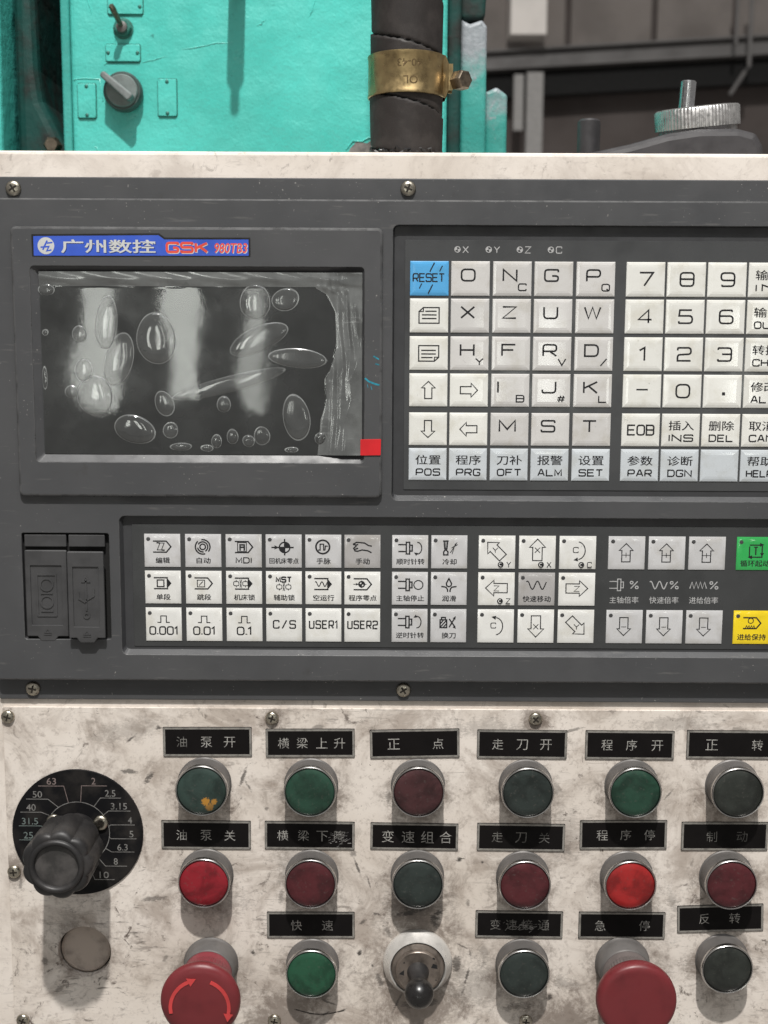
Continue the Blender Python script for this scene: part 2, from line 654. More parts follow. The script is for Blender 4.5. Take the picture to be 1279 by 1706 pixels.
# square-shouldered engraver's letters drawn as strokes: (points, closed, corner radius)
_O = [([(0, 0), (1, 0), (1, 1), (0, 1)], True, .3)]
G = {
    'O': _O, '0': _O, 'Q': _O + [([(.6, .3), (1.0, -.02)], False, 0)],
    'N': [([(0, 0), (0, 1), (1, 0), (1, 1)], False, 0)],
    'C': [([(1, .76), (1, 1), (0, 1), (0, 0), (1, 0), (1, .24)], False, .3)],
    'G': [([(1, .78), (1, 1), (0, 1), (0, 0), (1, 0), (1, .46), (.55, .46)], False, .28)],
    'P': [([(0, 0), (0, 1), (1, 1), (1, .4), (0, .4)], False, .28)],
    'X': [([(0, 0), (1, 1)], False, 0), ([(0, 1), (1, 0)], False, 0)],
    'Z': [([(0, 1), (1, 1), (0, 0), (1, 0)], False, 0)],
    'U': [([(0, 1), (0, 0), (1, 0), (1, 1)], False, .3)],
    'W': [([(0, 1), (.25, 0), (.5, 1), (.75, 0), (1, 1)], False, 0)],
    'H': [([(0, 0), (0, 1)], False, 0), ([(1, 0), (1, 1)], False, 0), ([(0, .5), (1, .5)], False, 0)],
    'Y': [([(0, 1), (.5, .48), (.5, 0)], False, 0), ([(1, 1), (.5, .48)], False, 0)],
    'F': [([(0, 0), (0, 1), (1, 1)], False, 0), ([(0, .52), (.85, .52)], False, 0)],
    'R': [([(0, 0), (0, 1), (1, 1), (1, .42), (0, .42)], False, .26), ([(.5, .42), (1, 0)], False, 0)],
    'V': [([(0, 1), (.5, 0), (1, 1)], False, 0)],
    'D': [([(0, 0), (1, 0), (1, 1), (0, 1)], True, [0, .34, .34, 0])],
    '/': [([(.1, -.05), (.9, 1.05)], False, 0)],
    'I': [([(0, 0), (0, 1)], False, 0)],
    'J': [([(1, 1), (1, 0), (0, 0), (0, .3)], False, .3)],
    'K': [([(0, 0), (0, 1)], False, 0), ([(1, 1), (.05, .45)], False, 0), ([(.36, .62), (1, 0)], False, 0)],
    'L': [([(0, 1), (0, 0), (1, 0)], False, 0)],
    'M': [([(0, 0), (0, 1), (.5, .2), (1, 1), (1, 0)], False, 0)],
    'S': [([(1, .8), (1, 1), (0, 1), (0, .52), (1, .52), (1, 0), (0, 0), (0, .2)], False, .22)],
    'T': [([(0, 1), (1, 1)], False, 0), ([(.5, 1), (.5, 0)], False, 0)],
    'A': [([(0, 0), (.42, 1), (.58, 1), (1, 0)], False, 0), ([(.17, .33), (.83, .33)], False, 0)],
    'E': [([(1, 1), (0, 1), (0, 0), (1, 0)], False, 0), ([(0, .52), (.88, .52)], False, 0)],
    'B': [([(0, 0), (1, 0), (1, 1), (0, 1)], True, [0, .25, .25, 0]), ([(0, .52), (1, .52)], False, 0)],
    '#': [([(.2, 0), (.45, 1)], False, 0), ([(.6, 0), (.85, 1)], False, 0), ([(0, .33), (.95, .33)], False, 0), ([(.05, .68), (1, .68)], False, 0)],
    '-': [([(0, .5), (1, .5)], False, 0)],
    '1': [([(.22, .78), (.6, 1), (.6, 0)], False, 0)],
    '2': [([(0, .8), (0, 1), (1, 1), (1, .52), (0, .46), (0, 0), (1, 0)], False, [0, .25, .25, .2, .2, 0, 0])],
    '3': [([(0, .85), (0, 1), (1, 1), (1, 0), (0, 0), (0, .15)], False, .24), ([(.3, .52), (1, .52)], False, 0)],
    '4': [([(.76, 0), (.76, 1), (0, .26), (1, .26)], False, 0)],
    '5': [([(.95, 1), (.05, 1), (0, .56), (1, .56), (1, 0), (0, 0), (0, .15)], False, [0, 0, 0, .25, .25, .25, 0])],
    '6': [([(.92, .88), (.92, 1), (0, 1), (0, 0), (1, 0), (1, .56), (0, .56)], False, [0, .2, .28, .28, .25, .25, 0])],
    '7': [([(0, 1), (1, 1), (.35, 0)], False, 0)],
    '8': [([(0, 0), (1, 0), (1, 1), (0, 1)], True, .25), ([(0, .52), (1, .52)], False, 0)],
    '9': [([(1, .44), (0, .44), (0, 1), (1, 1), (1, 0), (.08, 0), (.08, .12)], False, [0, .25, .25, .28, .28, .2, 0])],
    '.': [([(0, 0), (0, .13)], False, 0)],
    '%': [([(.08, 0), (.92, 1)], False, 0), ([(0, .66), (.34, .66), (.34, 1), (0, 1)], True, .15), ([(.66, 0), (1, 0), (1, .34), (.66, .34)], True, .15)],
}
NARROW = {'I': .001, '.': .02, '1': .55}


def rline(pts, r):
    """round the inner corners of an open line"""
    out = []
    n = len(pts)
    for i, p in enumerate(pts):
        rr = r[i] if isinstance(r, (list, tuple)) else r
        if i in (0, n - 1) or rr <= 0:
            out.append(p)
            continue
        P0, P1, P2 = Vector(pts[i - 1]), Vector(p), Vector(pts[i + 1])
        a, b = P0 - P1, P2 - P1
        q = min(rr, a.length * .5, b.length * .5)
        s, e = P1 + a.normalized() * q, P1 + b.normalized() * q
        for k in range(5):
            t = k / 4
            v = s * (1 - t) ** 2 + P1 * 2 * t * (1 - t) + e * t * t
            out.append((v.x, v.y))
    return out


def letters(mb, body, cx, cz, w, h, d, m=1, sw=0.7, gap=0.42):
    """body drawn across total width w and height h"""
    ws = [NARROW.get(c, 1.0) for c in body]
    tot = sum(ws) + gap * (len(body) - 1) if len(body) > 1 else 1.0
    u = w / tot
    x = cx - w / 2
    n = 0
    for c, wc in zip(body, ws):
        cw = u * (1.0 if c == '1' else wc)
        for pts, closed, r in G[c]:
            q = [(x + px * cw - ((u * .3 if len(body) > 1 else u * .05) if c == '1' else 0), cz - h / 2 + py * h) for px, py in pts]
            rr = [k * min(cw, h) for k in r] if isinstance(r, list) else r * min(max(cw, .1), h)
            if closed:
                q = rpoly(q, [min(k, cw * .49, h * .49) for k in rr] if isinstance(rr, list) else min(rr, h * .22 if len(G[c]) > 1 and c == '8' else h * .45), 3)
            else:
                q = rline(q, rr)
            mb.line(q, sw if c != '.' else sw * 1.3, d + 0.006 * (n % 5), m, closed)
            n += 1
        x += u * (wc + gap)


def arcp(cx, cz, r, a0, a1, n=14, rz=None):
    rz = rz or r
    return [(cx + r * math.cos(R(a0 + (a1 - a0) * k / n)), cz + rz * math.sin(R(a0 + (a1 - a0) * k / n))) for k in range(n + 1)]


class Ink:
    """printed symbols on one key, in mm about the key's centre"""
    def __init__(s, mb, d, m=1, w=0.80):
        s.mb, s.d, s.m, s.w, s.k = mb, d, m, w, 0

    def l(s, pts, closed=False, w=None):
        s.k += 1
        s.mb.line(pts, w or s.w, s.d + 0.006 * (s.k % 6), s.m, closed)

    def fill(s, pts):
        s.k += 1
        s.mb.sheet(pts, s.d + 0.006 * (s.k % 6), s.m)

    def c(s, cx, cz, r, w=None, a=(0, 360)):
        if a == (0, 360):
            s.l(circle(cx, cz, r, 24), True, w)
        else:
            s.l(arcp(cx, cz, r, *a), False, w)

    def t(s, body, cx, cz, h, w=None, bold=0.0):
        s.k += 1
        for q, (dx, dz) in enumerate(((-.09, .05), (.09, -.05))):      # printed slightly heavy
            text(s.mb, body, cx + dx, cz + dz, s.d + 0.006 * (s.k % 6) + .003 * q, s.m, h, w, bold)

    def L(s, body, cx, cz, w, h, sw=None, gap=.42):
        letters(s.mb, body, cx, cz, w, h, s.d + 0.01, s.m, sw or s.w, gap)


def arrow(cx, cz, L, hw, hl, sw, rot=0.0):
    """outline of a block arrow pointing right, rotated by rot degrees"""
    p = [(-L / 2, -sw), (L / 2 - hl, -sw), (L / 2 - hl, -hw), (L / 2, 0), (L / 2 - hl, hw), (L / 2 - hl, sw), (-L / 2, sw)]
    c, s_ = math.cos(R(rot)), math.sin(R(rot))
    return [(cx + x * c - y * s_, cz + x * s_ + y * c) for x, y in p]


def tag_nose(i, cx, cz, solid=False):
    """the 'programme' tag outline used on the mode keys"""
    if solid:
        i.l([(cx - 5, cz + 3.2), (cx + 3.2, cz + 3.2)])
        i.l([(cx - 5, cz - 3.2), (cx + 3.2, cz - 3.2)])
        i.fill([(cx + 2.4, cz + 3.4), (cx + 2.4, cz - 3.4), (cx + 5.2, cz)])
    else:
        i.l([(cx - 5, cz + 3.2), (cx + 2.6, cz + 3.2), (cx + 5.2, cz), (cx + 2.6, cz - 3.2), (cx - 5, cz - 3.2)])


def wave(cx, cz, w, h, n, sharp=False):
    if sharp:
        return [(cx - w / 2 + w * k / (2 * n), cz + (h / 2 if k % 2 else -h / 2)) for k in range(2 * n + 1)]
    N = n * 14
    return [(cx - w / 2 + w * k / N, cz + h / 2 * math.sin(2 * math.pi * n * k / N + 0.9)) for k in range(N + 1)]


def target(i, cx, cz, r):
    i.c(cx, cz, r)
    for a in (0, 180):
        i.fill([(cx, cz)] + arcp(cx, cz, r, a, a + 90, 8))


def spindle(i, cx, cz):
    i.l([(cx - 5.6, cz + 2.0), (cx - 1.0, cz + 2.0)])
    i.l([(cx - 5.6, cz - 2.0), (cx - 1.0, cz - 2.0)])
    i.l(rrect(cx - 1.0, cx + 0.9, cz - 3.4, cz + 3.4), True)
    i.l(rrect(cx + 0.95, cx + 2.4, cz - 1.7, cz + 1.7), True)


def refdot(i, cx, cz, ch):
    i.mb.sheet(circle(cx, cz, 1.7, 16), i.d + .02, i.m)
    i.mb.line(arcp(cx, cz, .9, 60, 300, 8), .35, i.d + .05, 0)
    i.L(ch, cx + 4.6, cz, 2.3, 2.9, .45)


def lockpair(i, cx, cz):
    for sx in (-1, 1):
        i.l(rpoly([(cx + sx * 2.6 - 1.5, cz - 1.2), (cx + sx * 2.6 + 1.5, cz - 1.2), (cx + sx * 2.6 + 1.5, cz + 1.2), (cx + sx * 2.6 - 1.5, cz + 1.2)], .6, 2), True, .45)
        i.l([(cx + sx * 2.6, cz + 1.2), (cx + sx * 2.6, cz + 2.1)], False, .45)
        i.l([(cx + sx * 2.6, cz - 1.2), (cx + sx * 2.6, cz - 2.1)], False, .45)
    i.l([(cx - .5, cz + 2.4), (cx + .5, cz - 2.4)], False, .4)
    i.l([(cx + .5, cz + 2.4), (cx - .5, cz - 2.4)], False, .4)


def tri(i, x, z, s, rot):
    i.fill([(x + s * math.cos(R(rot + a)), z + s * math.sin(R(rot + a))) for a in (0, 130, 230)])


# ------------------------------------------------------------------ palette
stains = [(-90, -228, 7, 1.6, -60, .8), (-112, -262, 1.8, 9, 12, .7), (-84, -256, 2, 10, -20, .8), (-80.5, -262, 1.4, 7, 30, .7),
          (-150, -253, 9, 2.5, -4, .75), (-139, -256, 2.6, 8, -38, .8), (-150, -233, 7, 1.2, 40, .8), (-133, -226, 3, 2.6, 0, .8),
          (-138, -332, 12, 2.6, 4, .6), (-131, -300, 3.2, 2.2, 0, .7), (-148, -298, 2.2, 3.5, 0, .7), (-79, -366, 3, 3.6, 20, .9),
          (-132, -370, 2, 5, -30, .5), (-205, -372, 3.5, 4, 0, .6), (-196, -390, 5, 3, 30, .5), (-218, -322, 2, 9, 0, .5),
          (-16, -312, 1.3, 11, 20, .8), (-19, -303, 4, 3, 0, .6), (-9, -322, 1.1, 8, 15, .7), (45, -306, 4.2, 2.6, 15, .95),
          (58.5, -308, 1.7, 1.7, 0, .9), (-15, -366, 2.4, 4, 0, .95), (-7, -374, 1.7, 1.6, 0, .9), (-13, -346, 4.2, 1.7, 35, .7),
          (20, -337, 13, 3.4, 0, .9), (32, -340, 6, 2.6, 10, .8), (50, -334, 2.2, 4, 0, .6), (68, -230, 3, 6, 40, .6),
          (110, -226, 12, 1.5, 15, .6), (24, -247, 3, 5, 0, .4), (100, -262, 6, 9, 0, .35), (108, -300, 5, 7, 0, .3),
          (168, -265, 1.0, 11, -40, .6), (100, -394, 3, 4, 0, .9), (102, -343, 4, 5, 0, .4), (-70, -275, 2, 2, 0, .6),
          (-35, -405, 6, 1.4, 25, .8), (-25, -403, 5, 1.2, 20, .8), (-33, -398, 9, 1.1, -20, .7), (-90, -395, 9, 4, 0, .35),
          (-95, -327, 6, 5, 0, .55), (15, -290, 5, 4, 0, .3), (60, -365, 6, 12, 0, .35), (110, -385, 12, 6, 10, .35),
          (-178, -372, 5, 2, 60, .4), (208, -225, 9, 3, 0, .4), (172, -330, 5, 12, 10, .3), (215, -355, 6, 8, 0, .35),
          (20, -335, 34, 20, 0, .38), (60, -385, 45, 26, 0, .35), (150, -345, 50, 30, 0, .25), (-100, -335, 34, 16, 0, .3), (-55, -310, 20, 26, 0, .3), (110, -290, 24, 30, 0, .25), (-150, -228, 40, 12, 10, .25), (60, -225, 40, 10, 0, .3), (170, -222, 40, 8, 0, .3), (-190, -350, 14, 20, 0, .3), (-60, -268, 4, 6, 0, .5), (-62, -330, 3, 7, 0, .5), (-40, -225, 6, 2, 10, .5), (2, -268, 3, 7, 0, .45)]
stains += [(50, -381, 1.6, 15, -14, .8), (47, -361, 6, 1.1, -28, .7), (52, -366, 1.2, 6, 10, .6), (8, -398, 1.3, 14, -25, .7), (30, -346, 3, 6, 40, .7), (2, -352, 3, 8, 30, .5), (14, -340, 10, 3, 10, .9), (-4, -341, 5, 2, -10, .8), (30, -343, 7, 3, -20, .9), (20, -398, 22, 5, 5, .7), (-2, -384, 4, 9, 30, .7), (44, -372, 4, 9, -10, .7), (-40, -394, 14, 4, 0, .6), (80, -400, 16, 4, 5, .5)]
rings = [(x, z - 4, 30) for z in (-262, -319) for x in (-107, -43.5, 19.7, 83.2, 145.6, 205)] + [(-43.3, -378, 30), (83.5, -377, 32), (204.4, -372, 32), (20.2, -372, 44), (-106, -385, 34), (146, -380, 36), (-182, -292, 52), (-181, -366, 26), (-66, -219, 12), (88, -219, 12), (-222, -315, 14), (20, -340, 36), (20, -395, 50), (-60, -410, 40), (110, -412, 40), (20, -338, 16), (20, -372, 30)]
M['plate'] = mat_cabinet('smudged white paint', 1.0, stains, rings)
M['cab'] = mat_cabinet('cream cabinet paint', 0.45, [(150, 97, 14, 3, 10, .35), (192, 99, 5, 2.5, 0, .6), (30, 95, 5, 2, 50, .4), (-150, 96, 10, 2, 0, .3), (-206, 98, 4, 2, 0, .5), (-80, 94, 9, 2, 0, .3)])
M['grey'] = mat_controller()
M['edge'] = simple('rubbed and lit grey plastic edge', (0.085, 0.086, 0.088), .35, var=.6, scale=120, thr=(.4, .7))  # lighter bevels: rubbed wear plus the bright light line painted in
M['greydark'] = simple('shaded recess grey plastic', (0.040, 0.041, 0.044), 0.45, var=.3, scale=40)  # recess shade put into the colour of its walls and floor
M['membrane'] = simple('membrane foil', (0.056, 0.058, 0.060), 0.22, var=.25, scale=25)
M['membrane2'] = simple('operation foil', (0.048, 0.050, 0.051), 0.25, var=.25, scale=25)
M['black'] = simple('black plastic', (0.012, 0.012, 0.013), 0.4, var=.3, scale=90)
M['hole'] = simple('dark gap', (0.006, 0.006, 0.006), 0.8, var=.1)
M['kgrey'] = mat_key('grey key foil', (0.585, 0.575, 0.56))
M['kivory'] = mat_key('ivory key foil', (0.735, 0.735, 0.695))
M['kcool'] = mat_key('cool white key foil', (0.56, 0.60, 0.63))
M['kop'] = mat_key('operation key foil', (0.745, 0.745, 0.72), 0.34)
M['kop2'] = mat_key('operation key foil grey', (0.56, 0.56, 0.565), 0.34)
M['kshade'] = mat_key('worn grey key foil', (0.40, 0.39, 0.385), 0.34)
M['kblue'] = mat_key('blue key foil', (0.085, 0.39, 0.74))
M['kgreen'] = mat_key('green key foil', (0.03, 0.40, 0.09))
M['kyellow'] = mat_key('yellow key foil', (0.86, 0.64, 0.008))
M['ink'] = flat('black print', (0.018, 0.018, 0.02), .45)
M['inkgrey'] = flat('faded print', (0.055, 0.055, 0.055), .45)
M['inkwhite'] = flat('pale print', (0.42, 0.42, 0.42), .5)
M['led'] = simple('dark lamp dot', (0.06, 0.06, 0.062), .3)
M['screen'] = simple('dark display glass', (0.036, 0.041, 0.043), 0.30, var=.45, scale=28, rv=.08)
M['film'] = mat_film('clear film', 0.020, 0.035)
M['filmup'] = mat_film('lifted film', 0.18, 0.10, 1.6, .05)
M['bubble'] = mat_film('film bubble', 0.060, 0.06, 1.3)
M['rim'] = mat_film('bubble rim', 0.26, 0.15, 1.5)
M['redtab'] = simple('red tape', (0.62, 0.012, 0.018), .4, var=.2)
M['badgeblue'] = simple('badge blue', (0.035, 0.095, 0.52), .35, var=.25)
M['silver'] = simple('badge silver', (0.62, 0.63, 0.62), .35, .3, var=.15)
M['badgered'] = simple('badge red', (0.70, 0.075, 0.045), .4, var=.2)
M['screw'] = simple('plated screw', (0.52, 0.48, 0.40), .28, 1.0, var=.5, scale=300)
M['screwdark'] = simple('screw cross', (0.03, 0.025, 0.02), .6, .5)
M['chrome'] = simple('chromed ring', (0.60, 0.585, 0.57), .26, 1.0, var=.45, scale=60, rv=.04)
M['alu'] = simple('dull aluminium', (0.135, 0.127, 0.122), .55, .25, var=.3, scale=80)
M['label'] = simple('engraved black label', (0.007, 0.006, 0.006), .55, spec=.12, var=.3, scale=90)
M['labeledge'] = simple('label silver edge', (0.30, 0.285, 0.26), .5, .3, var=.6, scale=250)
M['labelink'] = simple('label lettering', (0.40, 0.39, 0.365), .5, .1, var=.75, scale=420, thr=(.45, .62))
M['labelworn'] = simple('worn label lettering', (0.20, 0.195, 0.18), .5, .1, var=.9, scale=300, thr=(.4, .6))
M['scuff'] = simple('pale scuff', (0.26, 0.25, 0.24), .7, var=.9, scale=500, thr=(.4, .6))
M['dial'] = simple('black dial disc', (0.007, 0.007, 0.008), .55, spec=.12, var=.4, scale=70, col2=(0.022, 0.020, 0.019))
M['dialink'] = simple('dial engraving', (0.24, 0.235, 0.225), .5, .2, var=.7, scale=300)
M['dialgreen'] = simple('dial engraving tarnished', (0.17, 0.21, 0.20), .5, .2, var=.5, scale=300)
M['dialred'] = simple('dial engraving reddish', (0.24, 0.19, 0.18), .5, .2, var=.5, scale=300)
M['knob'] = simple('dusty black knob', (0.016, 0.0155, 0.016), .45, var=1, scale=55, col2=(0.045, 0.041, 0.040), thr=(.45, .75))
M['knobface'] = simple('worn knob face', (0.030, 0.029, 0.028), .45, var=1, scale=90, col2=(0.075, 0.07, 0.068), thr=(.4, .7))
M['plug'] = simple('dirty plug', (0.46, 0.39, 0.335), .5, var=1, scale=60, col2=(0.15, 0.125, 0.11), thr=(.45, .75))
M['rubber'] = simple('black rubber hose', (0.024, 0.0205, 0.0195), .6, spec=.3, var=1, scale=70, col2=(0.038, 0.033, 0.031), bump=0.0001, bscale=1500)
M['brass'] = simple('zinc yellow steel', (0.50, 0.375, 0.19), .34, 1.0, var=1, scale=90, col2=(0.30, 0.22, 0.115), thr=(.4, .75))
M['brassdark'] = simple('stamped shade', (0.17, 0.12, 0.06), .5, .8)
M['bolt'] = simple('oily bolt', (0.20, 0.165, 0.125), .42, .9, var=.6, scale=250)
M['teal'] = mat_teal('teal machine paint')
M['tealwornshade'] = mat_teal('chipped teal paint', .5, (1.290, 1.326), .62)  # chipped paint, also darkened all over for the flange's weaker light
M['tealwornshade2'] = mat_teal('chipped teal paint low', .6, (1.262, 1.30), .62)  # chipped too, with the same shade put into the teal
M['tealedgeshade'] = mat_teal('shaded teal paint edge', 0, None, .7)  # teal darkened to paint the shade of the left-facing edge
M['tealdeep'] = simple('shaded dark teal casting', (0.006, 0.050, 0.043), .6, spec=.3, var=1, scale=30, col2=(0.018, 0.020, 0.018), bump=0.0006, bscale=120)  # shaded faces of the casting, their shade put into the colour
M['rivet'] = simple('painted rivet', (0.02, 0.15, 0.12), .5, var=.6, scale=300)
M['handle'] = simple('handwheel housing', (0.040, 0.038, 0.041), .48, var=.5, scale=60)
M['knurl'] = simple('knurled aluminium', (0.62, 0.61, 0.60), .32, .9, var=.35, scale=200)
M['steel'] = simple('bright steel pin', (0.55, 0.55, 0.56), .22, 1.0, var=.2, scale=200)


def estop_red(name, col):
    return simple(name, col, .42, var=.55, scale=45, thr=(.4, .75))


M['stop'] = estop_red('faded red plastic', (0.150, 0.019, 0.023))
M['stopside'] = estop_red('dark red plastic', (0.15, 0.015, 0.02))
M['stoparrow'] = estop_red('red arrow print', (0.58, 0.055, 0.055))

# ------------------------------------------------------------------ workshop behind
M['wall'] = simple('dim workshop wall', (0.125, 0.105, 0.098), .8, var=.4, scale=2)
M['wallpanel'] = simple('brown wall sheet', (0.25, 0.222, 0.205), .7, var=.35, scale=3)
M['beam'] = simple('grey steel beam', (0.185, 0.178, 0.175), .6, var=.3, scale=5)
M['column'] = simple('white column paint', (0.98, 0.93, 0.88), .7, var=.2, scale=3)
M['floor'] = simple('concrete floor', (0.22, 0.21, 0.20), .7, var=.4, scale=2)

b = MB()
b.box(-6000, 8000, -6300, 7000, -1140, -1100)
tag(b.build('floor', M['floor']), kind='structure')
w = thing('workshop_wall', 'dim brownish workshop wall with sheet panels far behind the controller', 'wall', (1500, -6200, -1100))
b = MB()
b.box(-5000, 5000, -150, 0, 0, 6000)
b.build('wall', M['wall'], w)
for k, (x0, x1) in enumerate(((-1020, -560), (-530, -100), (-70, 330), (360, 760), (790, 1200))):
    b = MB()
    b.box(x0, x1, 2, 40, 2640, 3300, b=6)
    b.build('wall_sheet', M['wallpanel'], w)
b = MB()
b.box(-1100, 1300, 2, 30, 2545, 2600)
b.build('ledge', M['beam'], w)

t = thing('steel_beam', 'grey horizontal steel beam crossing the dark background at right', 'beam', (300, -6000, 1370))
b = MB()
X0, X1 = 0, 1900
for z0, z1, d0, d1 in ((0, 12, 0, 120), (12, 88, 50, 62), (88, 100, 0, 120)):
    b.box(X0, X1, d0, d1, z0 - 0, z1, b=2)
b.box(X0, X1, -60, 30, -125, -4, 1)  # black box painted in for the shaded band under the beam
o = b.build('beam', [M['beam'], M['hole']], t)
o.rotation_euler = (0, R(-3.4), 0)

t = thing('column', 'white steel column rising in the background behind the hose', 'column', (690, -5900, -1100))
b = MB()
b.box(-80, 100, 0, 160, 2625, 4400, b=4)
b.build('shaft', M['column'], t)
b = MB()
b.box(20, 105, -40, 40, 0, 2470, b=4)
b.box(-45, 5, -20, 30, 2180, 2460, b=4)
b.build('base', simple('grey post paint', (0.42, 0.41, 0.40), .7), t)
t = thing('hanging_pipe', 'thin pale pipe hanging beside the beam at the far right', 'pipe', (1800, -5700, 1350))
b = MB()
b.tube([(0, 0, 450), (0, 0, 20), (-20, 0, -10), (-90, 0, -120)], 11)
b.tube([(-75, -20, 450), (-75, -20, 120)], 9)
b.build('pipe', M['beam'], t)

# ------------------------------------------------------------------ teal machine behind the cabinet
mc = thing('machine_column', 'teal painted machine column with lumpy paint standing behind the control cabinet', 'machine', (0, -260, -1100))
Z = 1100
b = MB()
b.plate([(-239, 0), (44, 0), (44, Z + 520), (-239, Z + 520)], -420, 0, 4)
b.build('column_body', M['teal'], mc)
b = MB()
b.plate([(-246.5, 0), (-239.4, 0), (-239.4, Z + 520), (-246.5, Z + 520)], -420, -3, 2)
b.build('edge_strip', M['tealedgeshade'], mc)
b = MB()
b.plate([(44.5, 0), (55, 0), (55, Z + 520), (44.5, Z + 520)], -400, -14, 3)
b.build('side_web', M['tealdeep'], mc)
b = MB()
b.plate(rpoly([(55.2, 0), (75, 0), (75, Z + 238), (71, Z + 243), (62, Z + 240), (55.2, Z + 243)], [0, 0, 3, 2, 2, 0]), -60, -20, 3)
b.build('flange', M['tealwornshade'], mc)
b = MB()
b.plate(rpoly([(75.2, 0), (92.5, 0), (92.5, Z + 190), (84, Z + 196), (75.2, Z + 192)], [0, 0, 4, 3, 0]), -75, -32, 3)
b.build('foot_flange', M['tealwornshade2'], mc)
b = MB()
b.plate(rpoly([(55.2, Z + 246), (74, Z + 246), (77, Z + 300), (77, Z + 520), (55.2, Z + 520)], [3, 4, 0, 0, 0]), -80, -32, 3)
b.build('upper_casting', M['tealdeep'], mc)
# casting at left with the dark pocket, its shade painted into the colour
b = MB()
b.plate([(-460, 0), (-292, 0), (-291, Z + 120), (-289.5, Z + 260), (-290, Z + 520), (-460, Z + 520)], -300, 6, 5)
b.build('side_casting', M['teal'], mc)
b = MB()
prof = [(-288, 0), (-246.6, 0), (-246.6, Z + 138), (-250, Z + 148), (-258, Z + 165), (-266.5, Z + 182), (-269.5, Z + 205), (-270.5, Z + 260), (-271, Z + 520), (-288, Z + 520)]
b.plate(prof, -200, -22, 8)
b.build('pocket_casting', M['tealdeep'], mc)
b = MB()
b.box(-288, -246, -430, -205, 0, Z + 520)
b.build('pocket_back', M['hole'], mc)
b = MB()
b.lathe([(6.5, -16), (6.5, -8), (5, -6), (0.01, -6)], -257, Z + 147, 6)
b.build('bolt', M['bolt'], mc)
# a chip at the foot of the column where old grey paint shows
b = MB()
b.sheet([(-31, Z + 138), (-8, Z + 138), (-7.5, Z + 150), (-12, Z + 151), (-16, Z + 148), (-24, Z + 149), (-29, Z + 144)], .12)
b.tube([(-32, -.1, Z + 143), (-27, -.3, Z + 149.6), (-20, -.2, Z + 149.2), (-15, -.3, Z + 152), (-7, -.2, Z + 152)], [.4, .7, .5, .7, .4], 6, 1)
b.build('paint_chip', [simple('old grey primer', (0.20, 0.18, 0.17), .7, var=.8, scale=150), M['teal']], mc)
# runs and drips in the paint
b = MB()
for x, z, L, a in ((-222, 240, 16, 100), (-222, 145, 11, -60), (-205, 220, 14, 85), (30, 150, 20, 170), (-60, 238, 18, 70), (-98, 232, 9, 40), (14, 205, 13, 95), (-186, 206, 20, 12), (-214, 204, 9, 40), (-155, 216, 40, 8)):
    pts = [(x + L * k / 6 * math.cos(R(a)) + random.uniform(-.8, .8), z + Z + L * k / 6 * math.sin(R(a)) + random.uniform(-.8, .8)) for k in range(7)]
    b.tube([(p[0], 0.1, p[1]) for p in pts], [.25, .5, .6, .45, .6, .4, .2], 6)
b.build('paint_run', M['teal'], mc)


def painted_plate(x, z, w, h, rivets, label, drip=0):
    t = thing('painted_nameplate', label, 'nameplate', (x, -260, z), 'painted-over nameplates on the teal column')
    b = MB()
    b.plate(rrect(-w / 2, w / 2, -h / 2, h / 2, 1.3), 0, 1.6, .5)
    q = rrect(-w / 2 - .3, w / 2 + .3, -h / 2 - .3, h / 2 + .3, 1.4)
    b.line(q[6:18], .7, .15, 1)  # dark outline paints in cracks and the shade of the relief
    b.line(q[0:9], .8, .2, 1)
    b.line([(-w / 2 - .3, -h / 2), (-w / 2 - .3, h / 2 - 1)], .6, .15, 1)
    if drip:
        b.tube([(-w / 2 - 3, .1, h / 2 + 3), (-w / 2 + 4, 0, h / 2 + 4), (w / 2 + 3, 0, h / 2 + 3.4), (w / 2 + 5, 0, 0)], .5, 6)
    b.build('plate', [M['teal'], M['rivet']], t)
    for rx, rz in rivets:
        b = MB()
        b.lathe([(1.5, 1.0), (1.4, 1.8), (.8, 2.3), (0.01, 2.4)], 0, 0, 12)
        b.build('rivet', M['rivet'], t, at=(rx, 0, rz))


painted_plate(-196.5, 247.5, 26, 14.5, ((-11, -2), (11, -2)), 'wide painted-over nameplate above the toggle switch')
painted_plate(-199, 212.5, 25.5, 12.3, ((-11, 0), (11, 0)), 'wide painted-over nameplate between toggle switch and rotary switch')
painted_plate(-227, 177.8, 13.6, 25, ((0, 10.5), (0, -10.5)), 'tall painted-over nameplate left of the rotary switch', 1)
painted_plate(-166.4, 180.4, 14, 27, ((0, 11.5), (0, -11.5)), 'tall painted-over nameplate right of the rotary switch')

t = thing('toggle_switch', 'small metal toggle switch with hex nut on the teal column', 'switch', (-198.4, -260, 230))
b = MB()
b.lathe([(7.6, 0), (7.6, 1.0), (6.4, 1.2)], n=24)
b.lathe([(6.6, 1.2), (6.6, 4.2), (5.8, 4.8), (4.2, 4.8)], n=6, smooth=False)
b.build('hex_nut', M['rivet'], t)
b = MB()
b.lathe([(4.0, 4), (4.0, 7.5), (3.2, 8)], n=20)
b.build('bushing', M['alu'], t)
b = MB()
b.tube([(0, -6, 0), (-1.2, -12, 3.5), (-3.2, -20, 9), (-3.9, -22.5, 11)], [1.6, 1.9, 2.4, 1.8], 12)
b.build('lever', M['bolt'], t)

